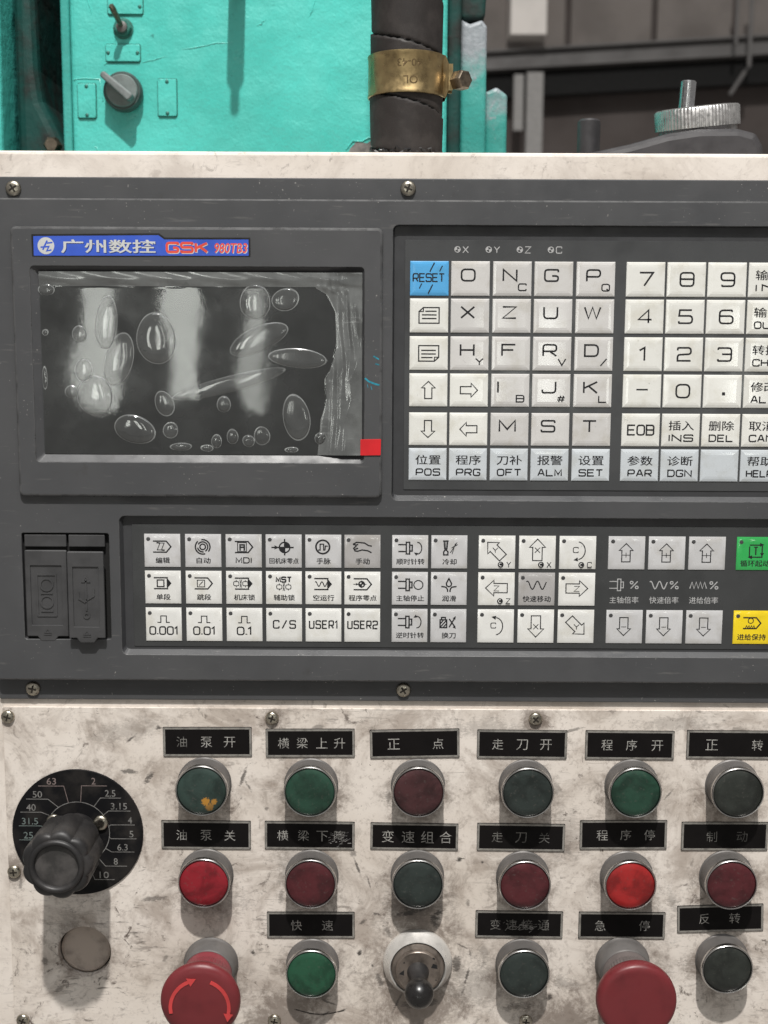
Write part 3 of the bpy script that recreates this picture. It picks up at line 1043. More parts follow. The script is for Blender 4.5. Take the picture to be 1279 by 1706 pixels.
t = thing('rotary_switch', 'dark rotary selector switch with pale pointed lever on the teal column', 'switch', (-198.6, -260, 183.5))
b = MB()
b.lathe([(14.0, 0), (14.4, 2), (14.4, 8), (13.4, 10), (12.4, 10), (12.2, 8.6)], n=48)
b.build('bezel', simple('dusty grey bezel', (0.06, 0.085, 0.08), .5, var=.5), t)
b = MB()
b.lathe([(12.0, 8), (12.0, 11), (11.2, 12.2), (0.01, 12.4)], n=48)
b.build('disc', simple('dusty grey disc', (0.16, 0.19, 0.185), .6, var=.5, scale=80), t)
b = MB()
b.X = Matrix.Rotation(R(40), 4, 'Y')
b.plate(rpoly([(-17, -2.4), (11, -3.2), (11, 3.2), (-17, 2.4)], [2.2, 2, 2, 2.2]), 11, 21, 1.4)
o = b.build('lever', simple('pale grey lever', (0.17, 0.19, 0.19), .5, var=.6, scale=100), t)

t = thing('lever_handle', 'stepped steel rod handle on the teal column above the photo, casting the long shadow', 'handle', (-112.8, -260, 262.5))
b = MB()
b.lathe([(6.3, 0), (6.3, 46), (5.8, 47), (3.3, 47.2), (3.3, 60), (2.8, 61), (0.01, 61)], n=24)
b.build('rod', M['bolt'], t)

# ------------------------------------------------------------------ control cabinet
cb = thing('control_cabinet', 'cream painted sheet metal control cabinet with a smudged white switch plate', 'cabinet', (0, 0, -1100))
ZC = 1100
b = MB()
b.plate(rrect(-241, 262, 0, ZC + 103.4, 2.5), -190, 0, 2.2, back=True, holes=[(circle(-180.9, -366.2 + ZC, 16.4, 40), -9, 0)])
b.build('housing', M['cab'], cb)
b = MB()
b.plate(rrect(-224.8, 250, -520 + ZC, -213.7 + ZC, 1.5), 0.1, 1.3, .35, holes=[(circle(-180.9, -366.2 + ZC, 16.0, 48), -7, .4)])
sp = b.build('switch_plate', M['plate'], cb, org=(0, 0, ZC))
# scribbles and drawn grime on the plate, as thin paint marks
MARKS = []
for pts in ([(-54, -402), (-40, -407), (-24, -403)],):
    q = [Vector((x + random.uniform(-.5, .5), z + ZC + random.uniform(-.5, .5))) for x, z in pts]
    for i in range(2):
        q = [q[0]] + [p for k in range(len(q) - 1) for p in (q[k] * .75 + q[k + 1] * .25, q[k] * .25 + q[k + 1] * .75)] + [q[-1]]
    MARKS.append([tuple(p) for p in q])
M['mark'] = mark = NT('oily mark')
f = mark.ramp(mark.noise(700, 5, .75), .36, .54)
tr = mark.new('ShaderNodeBsdfTransparent')
mx = mark.new('ShaderNodeMixShader')
mark.link(f, mx.inputs[0]); mark.link(tr.outputs[0], mx.inputs[1]); mark.link(mark.b.outputs[0], mx.inputs[2]); mark.link(mx.outputs[0], mark.out.inputs[0])
mark.base((0.05, 0.042, 0.036)); mark.set(.6)
for q in MARKS:
    b = MB()
    b.line(q, .85, 1.36, 0)
    b.build('oil_mark', mark.m, sp, org=(0, 0, ZC), at=(0, 0, 0))

SCREW = {}


def screw_mesh(r, h=2.2):
    if r not in SCREW:
        b = MB()
        b.lathe([(r, 0), (r, h * .35), (r * .86, h * .75), (r * .6, h * .95), (r * .3, h), (0.01, h)], n=28)
        for a in (35, 125):
            c, s_ = math.cos(R(a)) * r * .55, math.sin(R(a)) * r * .55
            b.line([(-c, -s_), (c, s_)], r * .24, h + .03 + a * .0003, 1)
        b.sheet(circle(0, 0, r * .2, 10), h + .02, 1)
        SCREW[r] = b.mesh('screw', [M['screw'], M['screwdark']])
    return SCREW[r]


def screw(parent, x, d, z, r=4.2):
    o = bpy.data.objects.new('screw', screw_mesh(r))
    COL.objects.link(o)
    o.location = (x * S, -d * S, z * S)
    o.rotation_euler = (0, random.uniform(-.8, .8), 0)
    o.parent = parent
    return o


for x, z in ((-221.6, -219.6), (-66.5, -219.6), (88.1, -219.2), (243, -219.2), (-221.4, -315.3), (-219.5, -410.4), (-66.5, -409.7), (86.3, -408.9)):
    screw(sp, x, 1.25, z, 4.0)
b = MB()
b.sheet(circle(-0, 0, 16.2, 40), -6.5, 1)
b.lathe([(15.1, -6.4), (15.1, -3.6), (14.6, -3.1), (13.9, -3.0), (13.6, -3.5), (0.01, -3.4)], n=48)
b.build('blanking_plug', [M['plug'], M['hole']], sp, at=(-180.9, 0, -366.2))

# ------------------------------------------------------------------ the grey controller
ct = thing('machine_controller', 'dark grey numerical controller with display, key panels and port covers', 'controller', (10, 0, -60))
OX, OZ = 10, -60                 # local frame of the controller: x-10, z+60


class CB(MB):
    """mesh written in panel coordinates, built under the controller"""
    def put(s, name, mats, parent=None, org=None, **kw):
        base = getattr(parent, 'pos', None) if parent is not None else None
        org = org or (OX, 0, OZ)
        o = bpy.data.objects.new(name, s.mesh(name, mats, org, **kw))
        COL.objects.link(o)
        p = parent or ct
        po = POS[p.name]
        o.location = ((org[0] - po[0]) * S, -(org[1] - po[1]) * S, (org[2] - po[2]) * S)
        o.parent = p
        POS[o.name] = org
        return o


POS = {ct.name: (OX, 0, OZ)}
b = CB()
b.plate(rrect(-226, 248, -208.8, 88.9, 1.0), 0.1, 2.0, .6)
b.put('mounting_flange', M['grey'])
KO, KI = rrect(2.9, 233, -89.4, 63.2, 3.2), rrect(3.8, 232, -87.0, 62.9, 2.6)
OO, OI = rrect(-152.0, 233, -180.0, -99.3, 3.2), rrect(-150.4, 232, -177.6, -99.6, 2.6)
UO = rrect(-207.9, -158.1, -171.2, -109.3, 1.2)
b = CB()
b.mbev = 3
b.plate(rrect(-225, 247, -195.5, 76.8, 2.0), 2.0, 8, 1.0, holes=[(KO, 7.6, .4), (OO, 7.6, .4), (UO, 4.5, .4)])
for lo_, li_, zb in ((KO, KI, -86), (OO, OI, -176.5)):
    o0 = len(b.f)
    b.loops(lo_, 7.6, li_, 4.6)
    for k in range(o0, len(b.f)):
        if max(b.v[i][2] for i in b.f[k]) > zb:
            b.m[k] = 2  # walls take the shade-darkened colour, the bottom ledge stays bright
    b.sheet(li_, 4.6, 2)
b.sheet(UO, 4.5, 1)
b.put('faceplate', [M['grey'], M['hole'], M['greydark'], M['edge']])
for x, z in ((-207.1, 82.4), (11.1, 83.3), (229.4, 83.3), (-206, -202.2), (10.5, -201.8), (229, -201.8)):
    o = screw(ct, x - OX, 1.95, z - OZ, 4.3)

# display bezel
W = rrect(-197.0, -12.9, -68.2, 39.9, 2.2)
Wi = rrect(-192.9, -14.5, -64.0, 37.3, 1.2)
b = CB()
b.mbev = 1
b.plate(rrect(-207.5, -2.6, -88.0, 61.4, 3.2), 8, 11.2, 1.6, holes=[(W, 10.8, .5)])
b.loops(W, 10.8, Wi, 8.3)
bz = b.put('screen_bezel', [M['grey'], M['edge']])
b = CB()
b.sheet(Wi, 8.35)
b.put('screen', M['screen'])

# blue badge
b = CB()
BO = rpoly([(-194.8, 45.4), (-76.0, 45.9), (-76.0, 55.1), (-122.4, 54.9), (-125.6, 57.2), (-194.8, 56.4)], .5, 2)
b.plate(BO, 11.2, 11.6, .1)
M['badgeshade'] = flat('badge outline', (0.012, 0.03, 0.16), .4)
for lst, dx, dd, mi in ((1, .35, 0, 3), (0, 0, .02, 1)):
    text(b, '广州数控', -153.4 + dx, 50.6 - dx, 11.65 + dd, mi, h=7.4, w=52, bold=.018)
b.sheet(circle(-187.6, 50.8, 4.6, 28), 11.68, 1)
b.line([(-189.4, 48.6), (-186.8, 53.6)], .9, 11.70, 0)
b.line([(-190.6, 50.0), (-186.0, 50.4), (-187.2, 48.0), (-184.6, 48.6)], .8, 11.71, 0)
b.line([(-187.0, 52.2), (-183.9, 52.6)], .8, 11.72, 0)
for dx, dd, mi in ((.35, 0, 1), (0, .02, 2)):
    letters(b, 'GSK', -110.2 + dx, 50.2 - dx, 22, 4.8, 11.66 + dd, mi, 1.35, .3)
    text(b, '980TB3', -86.2 + dx, 50.0 - dx, 11.66 + dd, mi, h=5.4, w=18.0, bold=.012, shear=.12)
b.line([(-194.9, 45.6), (-194.9, 56.5), (-125.6, 57.3), (-122.4, 55.0), (-75.9, 55.2), (-75.9, 46)], 1.0, 11.63, 4)  # dark line painted as recess shade round the raised badge
b.put('brand_badge', [M['badgeblue'], M['silver'], M['badgered'], M['badgeshade'], M['hole']])

# port covers
def cover(name, x0, x1, lift, icon):
    b = CB()
    b.plate(rrect(x0, x1, -117.4, -110.3, .5), 4.6, 7.4, .5)
    d = 7.6 + lift
    xm = (x0 + x1) / 2
    out = rpoly([(x0, -169.6), (xm - 6, -169.6), (xm - 4, -172.4), (xm + 4, -172.4), (xm + 6, -169.6), (x1, -169.6), (x1, -119.3), (x0, -119.3)], [.6, .5, 1.2, 1.2, .5, .6, .8, .8], 2)
    inner = rrect(x0 + 3.0, x1 - 3.0, -163, -128, .5)
    b.plate(out, d - 1.8, d, .6, holes=[(inner, d - .7, .15)])
    b.sheet(inner, d - .7)
    k = d - .7
    if icon == 'serial':
        b.line(rrect(xm - 5.4, xm + 5.4, -157.5, -133.5, .4), .9, k, 0, True, .45)
        b.line(circle(xm, -139.3, 3.5, 20), .9, k, 0, True, .45)
        b.line(circle(xm, -149.4, 3.5, 20), .9, k, 0, True, .45)
        b.line([(xm - 3.5, -144.4), (xm + 3.5, -144.4)], .8, k, 0, False, .45)
        b.line([(xm - 3.5, -154.8), (xm + 3.5, -154.8)], .8, k, 0, False, .45)
    else:
        b.line([(xm, -135), (xm, -153.5)], .9, k, 0, False, .45)
        b.line([(xm, -149), (xm - 4.2, -146.5), (xm - 4.2, -143.2)], .9, k, 0, False, .45)
        b.line([(xm, -147.5), (xm + 4.4, -144.8), (xm + 4.4, -140.8)], .9, k, 0, False, .45)
        b.line([(xm - 1.8, -136.6), (xm, -133.4), (xm + 1.8, -136.6)], .9, k, 0, True, .45)
        b.line(circle(xm, -156.4, 1.5, 12), .9, k, 0, True, .45)
    b.line([(xm - 1.6, -167.2), (xm, -165.0), (xm + 1.6, -167.2)], .6, d, 0, True, .3)
    b.line([(xm - 2.2, -168.4), (xm + 2.2, -168.4)], .5, d, 0, False, .3)
    return b.put('port_cover', M['greycov'])


M['greycov'] = simple('port cover plastic', (0.056, 0.056, 0.058), .45, var=.4, scale=70)
cover('port_cover', -206.6, -182.6, 0.6, 'serial')['label'] = 'closed serial port cover'
cover('port_cover', -181.4, -160.6, 4.6, 'usb')['label'] = 'slightly open usb port cover'

# key membranes
b = CB()
b.plate(rrect(9.6, 226.5, -83.6, 55.4, .6), 4.7, 5.0, .1)
for ch, x in zip('XYZC', (41.5, 58.8, 76.0, 93.2)):
    b.sheet(circle(x - 2.9, 50.4, 1.75, 18), 5.03, 1)
    for a in (20, 200):
        b.sheet([(x - 2.9, 50.4)] + arcp(x - 2.9, 50.4, 1.3, a, a + 90, 5), 5.05, 0)
    letters(b, ch, x + 1.6, 50.3, 3.0, 3.4, 5.03, 1, .5)
kp = b.put('keypad', [M['membrane'], M['inkwhite']], org=(110, 5, -12))
kp['label'] = 'alphanumeric key panel'


def key_mesh(cx, cz, w, h, draw, dot, mats, d0=5.0):
    b = CB()
    l = rrect(cx - w / 2, cx + w / 2, cz - h / 2, cz + h / 2)
    b.prism(l, [(0, d0), (.1, d0 + .35), (.5, d0 + .5), (1.7, d0 + .72), (3.0, d0 + .8)])
    top = d0 + .82
    if dot:
        b.lathe([(1.15, top - .25), (1.15, top + .02), (.9, top + .06)], cx - 7.9 * w / 20.8, cz + 6.7, 14, 2)
    o = len(b.v)
    i = Ink(b, top)
    draw(i)
    for k in range(o, len(b.v)):
        x, y, z = b.v[k]
        b.v[k] = (x + cx, y, z + cz)
    return b


def key(parent, cx, cz, w, h, draw, m, dot=False, label=None, ink='ink'):
    b = key_mesh(cx, cz, w, h, draw, dot, None)
    o = b.put('key', [M[m], M[ink], M['led']], parent, org=(cx, 5, cz))
    if label:
        o['label'] = label
    return o


KX = [23.2, 46.0, 69.2, 92.2, 115.5, 143.2, 165.8, 188.4, 211.0]
KZ = [(34.5, 19.0), (14.1, 18.8), (-6.7, 18.8), (-27.2, 18.5), (-49.1, 18.5), (-69.1, 18.2)]


def big(ch, sub=None):
    def f(i):
        i.L(ch, -1.3 if ch != 'I' else -3.2, 1.9, 7.4 if ch not in 'MW' else 8.8, 6.2, 1.0)
        if sub:
            i.L(sub, 5.6, -4.6, 4.2, 3.6, .72)
    return f


def num(ch):
    def f(i):
        if ch == '-':
            i.l([(-3.2, .8), (3.2, .8)], False, .9)
        elif ch == '.':
            i.fill(rrect(-.9 + .6, .9 + .6, -2.2, -.4))
        else:
            i.L(ch, .3, .1, 7.4, 7.2, 1.0)
    return f


def two(cn, en):
    def f(i):
        i.t(cn, 0.2, 2.6, 5.4, 14.2)
        i.L(en, 0.2, -4.4, 13.2 if len(en) < 4 else 14.6, 3.5, .78, .34)
    return f


def reset(i):
    i.L('RESET', -.4, .4, 17.2, 4.2, .72, .3)
    for x, z0, z1, w in ((.2, 3.6, 8.6, .7), (5.6, 3.8, 6.9, .6), (-5.6, -5.6, -2.8, .6), (-.6, -8.2, -3.4, .7)):
        i.l([(x, z0), (x + (z1 - z0) * .5, z1)], False, w)


def page(i, up):
    s_ = 1 if up else -1
    pt = [(-5.6, -4.2), (5.6, -4.2), (5.6, 4.4), (-3.2, 4.4), (-5.6, 2.2)]
    i.l([(x * s_, z * s_) for x, z in pt], True, .7)
    i.l([(x * s_, z * s_) for x, z in [(-5.4, 2.2), (-3.2, 2.2), (-3.2, 4.2)]], False, .55)
    for z in (2.4, .4, -1.6):
        i.l([((-2.2 if z > 2 else -4.0) * s_, z * s_), (4.2 * s_, z * s_)], False, .7)


def arr(rot):
    return lambda i: i.l(arrow(0, 0, 9.6, 3.9, 3.6, 2.0, rot), True, .65)


def blank(i):
    pass


rows = [
    [(reset, 'kblue', 'blue RESET key'), (big('O'), 'kgrey'), (big('N', 'C'), 'kgrey'), (big('G'), 'kgrey'), (big('P', 'Q'), 'kgrey'), (num('7'), 'kivory'), (num('8'), 'kivory'), (num('9'), 'kivory'), (two('输入', 'IN'), 'kivory')],
    [(lambda i: page(i, True), 'kivory'), (big('X'), 'kgrey'), (big('Z'), 'kgrey'), (big('U'), 'kgrey'), (big('W'), 'kgrey'), (num('4'), 'kivory'), (num('5'), 'kivory'), (num('6'), 'kivory'), (two('输出', 'OUT'), 'kivory')],
    [(lambda i: page(i, False), 'kivory'), (big('H', 'Y'), 'kgrey'), (big('F'), 'kgrey'), (big('R', 'V'), 'kgrey'), (big('D', '/'), 'kgrey'), (num('1'), 'kivory'), (num('2'), 'kivory'), (num('3'), 'kivory'), (two('转换', 'CHG'), 'kivory')],
    [(arr(90), 'kivory'), (arr(0), 'kivory'), (big('I', 'B'), 'kgrey'), (big('J', '#'), 'kgrey'), (big('K', 'L'), 'kgrey'), (num('-'), 'kivory'), (num('0'), 'kivory'), (num('.'), 'kivory'), (two('修改', 'ALT'), 'kivory')],
    [(arr(-90), 'kivory'), (arr(180), 'kivory'), (big('M'), 'kgrey'), (big('S'), 'kgrey'), (big('T'), 'kgrey'), (lambda i: i.L('EOB', 0, 0, 14.6, 5.4, .9, .3), 'kivory'), (two('插入', 'INS'), 'kivory'), (two('删除', 'DEL'), 'kivory'), (two('取消', 'CAN'), 'kivory')],
    [(two('位置', 'POS'), 'kcool'), (two('程序', 'PRG'), 'kcool'), (two('刀补', 'OFT'), 'kcool'), (two('报警', 'ALM'), 'kcool'), (two('设置', 'SET'), 'kcool'), (two('参数', 'PAR'), 'kcool'), (two('诊断', 'DGN'), 'kcool'), (blank, 'kcool'), (two('帮助', 'HELP'), 'kcool')],
]
for (cz, h), row in zip(KZ, rows):
    for cx, k in zip(KX, row):
        key(kp, cx, cz, 21.5, h, k[0], k[1], label=k[2] if len(k) > 2 else None)

# ---- operation panel
b = CB()
b.plate(rrect(-145.5, 226.5, -173.6 - 2.2, -104.3, .6), 4.7, 5.0, .1)
OXS = [-128.2, -104.8, -81.6, -58.7, -36.0, -13.6, 13.7, 36.1, 63.4, 86.5, 109.6, 137.6, 160.6, 183.6, 210.9]
OZS = [(-119.5, 19.2), (-140.9, 19.2), (-162.7, 19.6)]
for x, kind, name in ((137.0, 0, '主轴倍率'), (160.0, 1, '快速倍率'), (182.8, 2, '进给倍率')):
    i = Ink(b, 5.03, 1, .5)
    if kind == 0:
        spindle(i, x - 3.0, -138.2)
    elif kind == 1:
        i.l(wave(x - 3.4, -138.2, 10, 4.4, 2), False, .6)
    else:
        i.l(wave(x - 3.4, -138.2, 9.6, 3.8, 4, True), False, .6)
    i.L('%', x + 5.6, -138.2, 4.6, 4.2, .6)
    i.t(name, x, -147.0, 3.9, 16.6, -.01)
op = b.put('keypad', [M['membrane2'], M['inkwhite']], org=(40, 5, -140))
op['label'] = 'machine operation key panel'


def cap(i, s_, h=3.4, w=None):
    i.t(s_, 0.2, -5.6, h, w or len(s_) * 4.0)


def k_edit(i):
    tag_nose(i, -.2, 2.3); i.l([(-1.2, 4.4), (1.2, 4.4), (-.4, .4), (-2.8, .4)], True, .45); i.l([(-3.2, 4.6), (-1.2, 4.4)]); i.l([(-.4, .4), (1.4, .2)]); cap(i, '编辑')


def k_auto(i):
    i.c(-.2, 2.3, 1.6); i.c(-.2, 2.3, 2.9, a=(-60, 150)); i.c(-.2, 2.3, 4.2, a=(-40, 100)); i.c(-.2, 2.3, 4.2, a=(130, 290)); i.c(-.2, 2.3, 2.9, a=(190, 280)); cap(i, '自动')


def k_mdi(i):
    tag_nose(i, 0, 2.3); i.l(rrect(-3.4, 1.6, -.3, 4.9), True, .5); i.l([(-2, .2), (-2, 3.6), (.4, 3.6), (.4, .2)], False, .9); i.l([(-2.4, 2.2), (.9, 2.2)], False, .9); i.L('MDI', 0, -5.4, 8.6, 3.0, .62, .36)


def k_home(i):
    target(i, .6, 2.2, 3.0); i.l([(.6, -2.4), (.6, 7.2)]); i.l([(-7, 2.2), (5.8, 2.2)]); tri(i, -4.2, 2.2, 1.6, 0); cap(i, '回机床零点', 3.3, 16.6)


def k_mpg(i):
    i.c(-.3, 2.6, 3.9, 1.0); i.l([(-3.0, .8), (-1.8, .8), (-1.8, 4.2), (.2, 4.2), (.2, .8), (1.0, .8)], False, .7); i.l([(1.0, .8), (1.2, 3.2), (2.6, 3.0)], False, .7); cap(i, '手脉')


def k_jog(i):
    i.l([(-5.4, 4.2), (-3.4, 5.4), (1.2, 5.0), (3.4, 3.6), (5.4, 3.2)]); i.l([(-5.4, 4.2), (-3.6, 3.8), (-2.4, 4.2)]); i.l([(-3.4, 3.4), (-5.0, 2.0), (-4.2, .4), (-2.8, .2), (-.4, 1.0), (3.0, .6), (5.2, -.6)]); i.l([(-2.4, 2.0), (-4.2, 1.4)]); cap(i, '手动')


def k_single(i):
    tag_nose(i, -.2, 2.4, True); i.l(rrect(-3.2, .6, .4, 4.3), True, .7); cap(i, '单段')


def k_skip(i):
    tag_nose(i, -.2, 2.4); i.l(rrect(-3.6, .6, .4, 4.3), True, .5); i.l([(-2.6, 1.2), (-.4, 3.6)], False, .5); cap(i, '跳段')


def k_mlock(i):
    tag_nose(i, -.2, 2.4, True); lockpair(i, -1.8, 2.4); cap(i, '机床锁')


def k_mst(i):
    i.L('MST', 0, 4.9, 8.6, 2.8, .85, .4); lockpair(i, 0, .6); cap(i, '辅助锁')


def k_dry(i):
    tag_nose(i, -.2, 2.4, True); i.l(wave(-1.2, 2.4, 7, 2.8, 2), False, .55); cap(i, '空运行')


def k_pzero(i):
    tag_nose(i, 0, 2.4); target(i, -.4, 2.4, 1.6); i.l([(-5.2, 2.4), (2.4, 2.4)], False, .4); i.l([(-.4, 4.6), (-.4, .2)], False, .4); tri(i, -3.0, 2.4, 1.0, 0); cap(i, '程序零点', 3.4, 16)


def k_step(s_):
    def f(i):
        i.l([(-3.6, 1.2), (-1.6, 1.2), (-1.6, 5.0), (1.6, 5.0), (1.6, 1.2), (3.6, 1.2)], False, .6)
        i.L(s_, .2, -3.6, {5: 16.4, 4: 12.6, 3: 8.6}[len(s_)], 4.4, .8, .36)
    return f


def k_word(s_, w):
    return lambda i: i.L(s_, .2, .4, w, 4.4, .8, .5)


def k_spin(kind, name):
    def f(i):
        spindle(i, -1.2, 2.2)
        if kind == 0:
            i.c(4.9, 2.2, 2.6, .6)
        else:
            i.l(arcp(4.2, 2.2, 2.4, -95, 95, 14, 3.4), False, .6)
            tri(i, 3.3, -1.0 if kind > 0 else 5.4, 1.3, 150 if kind > 0 else 210)
        cap(i, name, 3.4, 16)
    return f


def k_cool(i):
    i.l([(-3.6, 6.4), (-.4, 6.4)]); i.l([(-3.0, 6.4), (-2.6, 1.6)]); i.l([(-1.0, 6.4), (-1.4, 1.6)]); i.l([(-2.0, 6.2), (-2.0, 1.0)], False, .4)
    i.l([(-3.2, -1.6), (-3.2, .2), (-2.4, 1.2), (-1.6, 1.2), (-.8, .2), (-.8, -1.6)], True); i.l([(.6, -.4), (4.4, 5.6)], False, .45); i.l([(1.6, -1.2), (3.4, 5.0)], False, .4); i.l([(1.2, 2.4), (4.8, 4.4)], False, .45); cap(i, '冷却')


def k_lube(i):
    i.l([(0, 6.0), (1.5, 3.2), (1.2, 1.8), (0, 1.2), (-1.2, 1.8), (-1.5, 3.2)], True); i.l(rline([(-4.4, 1.4), (-1.6, 1.0), (-.7, -.4), (-.7, -1.8)], 1.5)); i.l(rline([(4.4, 1.4), (1.6, 1.0), (.7, -.4), (.7, -1.8)], 1.5)); cap(i, '润滑')


def k_tool(i):
    i.l(rrect(-4.8, -1.0, -1.0, 3.6), True); i.l([(-4.0, 3.6), (-4.0, 5.0), (-1.8, 5.0), (-1.8, 3.6)]); i.l([(-4.6, -.6), (-1.2, 3.2)], False, .7); i.l([(-4.6, 1.4), (-3.0, 3.3)], False, .7); i.l([(-3.0, -.8), (-1.2, 1.2)], False, .7)
    i.l([(.4, -.8), (3.6, 4.6)]); i.l([(.4, 4.2), (3.8, -.6)]); tri(i, 3.6, 4.8, 1.2, 60); tri(i, 3.6, -.8, 1.2, -50); cap(i, '换刀')


def k_ax(rot, ch, ref=None, cx=0, cz=.6, L=12.5):
    def f(i):
        i.l(arrow(cx, cz, L, 4.6, 4.8, 2.7, rot), True, .6)
        i.L(ch, cx, cz - .2, 3.0, 3.0, .45)
        if ref:
            refdot(i, 2.2, -7.0, ref)
    return f


def k_c(kind):
    def f(i):
        if kind:
            i.l(arcp(-.4, 1.2, 4.6, -80, 80, 14, 5.2), False, .6); tri(i, -.9, -4.0, 1.6, 190); i.L('C', -1.2, 1.6, 2.8, 3.0, .5); refdot(i, 2.2, -7.0, 'C')
        else:
            i.l(arcp(-.6, 0, 4.6, -80, 80, 14, 5.2), False, .6); tri(i, -1.0, 5.2, 1.6, 170); i.L('C', -1.4, .4, 2.8, 3.0, .5)
    return f


def k_rapid(i):
    i.l(wave(-.2, 2.4, 11.5, 4.8, 2), False, .65); cap(i, '快速移动', 3.5, 16)


def k_ov(up):
    def f(i):
        i.l(arrow(-.4, .2, 10.6, 4.0, 4.0, 2.4, 90 if up else -90), True, .6)
        z = -1.2 if up else 1.0
        if up:
            i.l([(-2.7, z), (1.9, z)], False, .4); i.l([(-.4, z - 1.4), (-.4, z + 1.4)], False, .4)
        else:
            i.l([(-1.8, z - 1), (1.0, z - 1)], False, .4)
    return f


def k_start(i):
    i.l([(-3.2, 4.2), (-3.2, -2.0), (4.0, -2.0), (4.0, 5.0)], False, .7); i.l([(-3.2, 5.0), (4.0, 5.0)], False, .7); tri(i, 3.6, 5.2, 1.5, 0); tri(i, -2.6, -2.0, 1.5, 180); tri(i, 4.0, -.4, 1.4, -90); i.l([(.4, 3.8), (.4, -.8)], False, .8); i.l([(-.8, 3.8), (1.6, 3.8)], False, .6); cap(i, '循环起动', 3.6, 16.6)


def k_hold(i):
    tag_nose(i, 0, 2.6); i.c(-.6, 4.0, 1.5, .5); i.l(wave(-.8, .4, 5.6, 1.6, 4, True), False, .5); cap(i, '进给保持', 3.6, 16.4)


ops = [
    [(k_edit, 'kop2'), (k_auto, 'kop2'), (k_mdi, 'kop2'), (k_home, 'kop2'), (k_mpg, 'kop2'), (k_jog, 'kshade'), (k_spin(1, '顺时针转'), 'kop2'), (k_cool, 'kop2'),
     (k_ax(135, 'Y', 'Y', -1, 1.4), 'kop'), (k_ax(90, 'X', 'X', 0, 1.6), 'kop'), (k_c(1), 'kop'), (k_ov(1), 'kop2'), (k_ov(1), 'kop2'), (k_ov(1), 'kop2'), (k_start, 'kgreen', 'green cycle start key')],
    [(k_single, 'kop'), (k_skip, 'kop'), (k_mlock, 'kop'), (k_mst, 'kop'), (k_dry, 'kop'), (k_pzero, 'kop'), (k_spin(0, '主轴停止'), 'kop2'), (k_lube, 'kop2'),
     (k_ax(180, 'Z', 'Z', 0, .6), 'kop'), (k_rapid, 'kshade'), (k_ax(0, 'Z'), 'kop'), None, None, None, None],
    [(k_step('0.001'), 'kop'), (k_step('0.01'), 'kop'), (k_step('0.1'), 'kop'), (k_word('C/S', 12.6), 'kop'), (k_word('USER1', 16.4), 'kop'), (k_word('USER2', 17), 'kop'), (k_spin(-1, '逆时针转'), 'kop2'), (k_tool, 'kop2'),
     (k_c(0), 'kop'), (k_ax(-90, 'X', None, 0, 0), 'kop'), (k_ax(-45, 'Y', None, .4, 0), 'kop'), (k_ov(0), 'kop2'), (k_ov(0), 'kop2'), (k_ov(0), 'kop2'), (k_hold, 'kyellow', 'yellow feed hold key')],
]
for (cz, h), row in zip(OZS, ops):
    for cx, k in zip(OXS, row):
        if k:
            key(op, cx, cz, 20.7 if cx < 50 else 21.0, h, k[0], k[1], True, label=k[2] if len(k) > 2 else None)

# ------------------------------------------------------------------ protective film on the display
FO = (-103, 8.4, -13)
film = thing('protective_film', 'clear wrinkled protective film with trapped air bubbles and a red pull tab over the display', 'film', FO)
AD = [(-191.9, 28.9), (-120, 29.6), (-60, 29.4), (-40.0, 29.2), (-33.4, 25.5), (-28.4, 15.7), (-27.7, -4.1), (-30.4, -14), (-33.8, -22), (-33.2, -33), (-36.6, -44), (-38.6, -66)]


def bx(z):                       # x where the film leaves the glass on the right
    for (x0, z0), (x1, z1) in zip(AD[3:], AD[4:]):
        if z1 <= z <= z0:
            return x0 + (x1 - x0) * (z - z0) / (z1 - z0)
    return AD[3][0]


def film_d(x, z):
    d = 8.75 + .05 * math.sin(x * .07) * math.sin(z * .09)
    if z > 29.3:
        d += min((z - 29.3) / 4, 1) * .9 + .12 * math.sin(x * .21 + z)
    r = x - bx(z) if z < 29.2 else x + 40 - (z - 29.2) * .6
    if r > 0:
        e = min(r / 6, 1)
        d += e * 1.1
        q = max(0, 1 - abs(r - 6.0 - 2.5 * math.sin(z * .07)) / 7.5)
        ph = x * 1.25 + 1.8 * math.sin(z * .06) + .35 * math.sin(z * .17)
        d += q * (.62 * math.sin(ph) + .12 * math.sin(ph * 2 + z * .05)) * (.6 + .4 * math.sin(z * .045 + 1))
        g = min(max(r - 7, 0) / 6, 1)
        d += g * .55 * math.sin(z * .24 + .1 * x) * (1 if z > 0 else .5)
        d += g * .9
    return d


NX, NZ = 230, 130
X0, X1, Z0, Z1 = -192.7, -13.9, -63.9, 37.1
fv, up, dn_ = [], [], []
for j in range(NZ + 1):
    z = Z0 + (Z1 - Z0) * j / NZ
    bxx = bx(z) if z < 29.2 else None
    for i in range(NX + 1):
        u = i / NX
        # denser towards the wrinkled right side, with one grid line lying on the edge of contact
        if bxx is not None:
            x = X0 + (bxx - X0) * (u / .72) if u <= .7174 else bxx + (X1 - bxx) * (u - .7174) / (1 - .7174)
        else:
            x = X0 + (X1 - X0) * u if False else (X0 + (-40 - X0) * (u / .7174) if u <= .7174 else -40 + (X1 + 40) * (u - .7174) / (1 - .7174))
        fv.append((x - FO[0], -(film_d(x, z) - FO[1]), z - FO[2]))
for j in range(NZ):
    zc = Z0 + (Z1 - Z0) * (j + .5) / NZ
    for i in range(NX):
        q = [j * (NX + 1) + i, j * (NX + 1) + i + 1, (j + 1) * (NX + 1) + i + 1, (j + 1) * (NX + 1) + i]
        (up if (zc > 29.2 or (i + .5) / NX > .7174) else dn_).append(q)
b = MB()
b.add(fv, dn_, 0, True)
b.f += up
b.m += [1] * len(up)
b.sm += [True] * len(up)
b.build('film', [M['film'], M['filmup']], film)
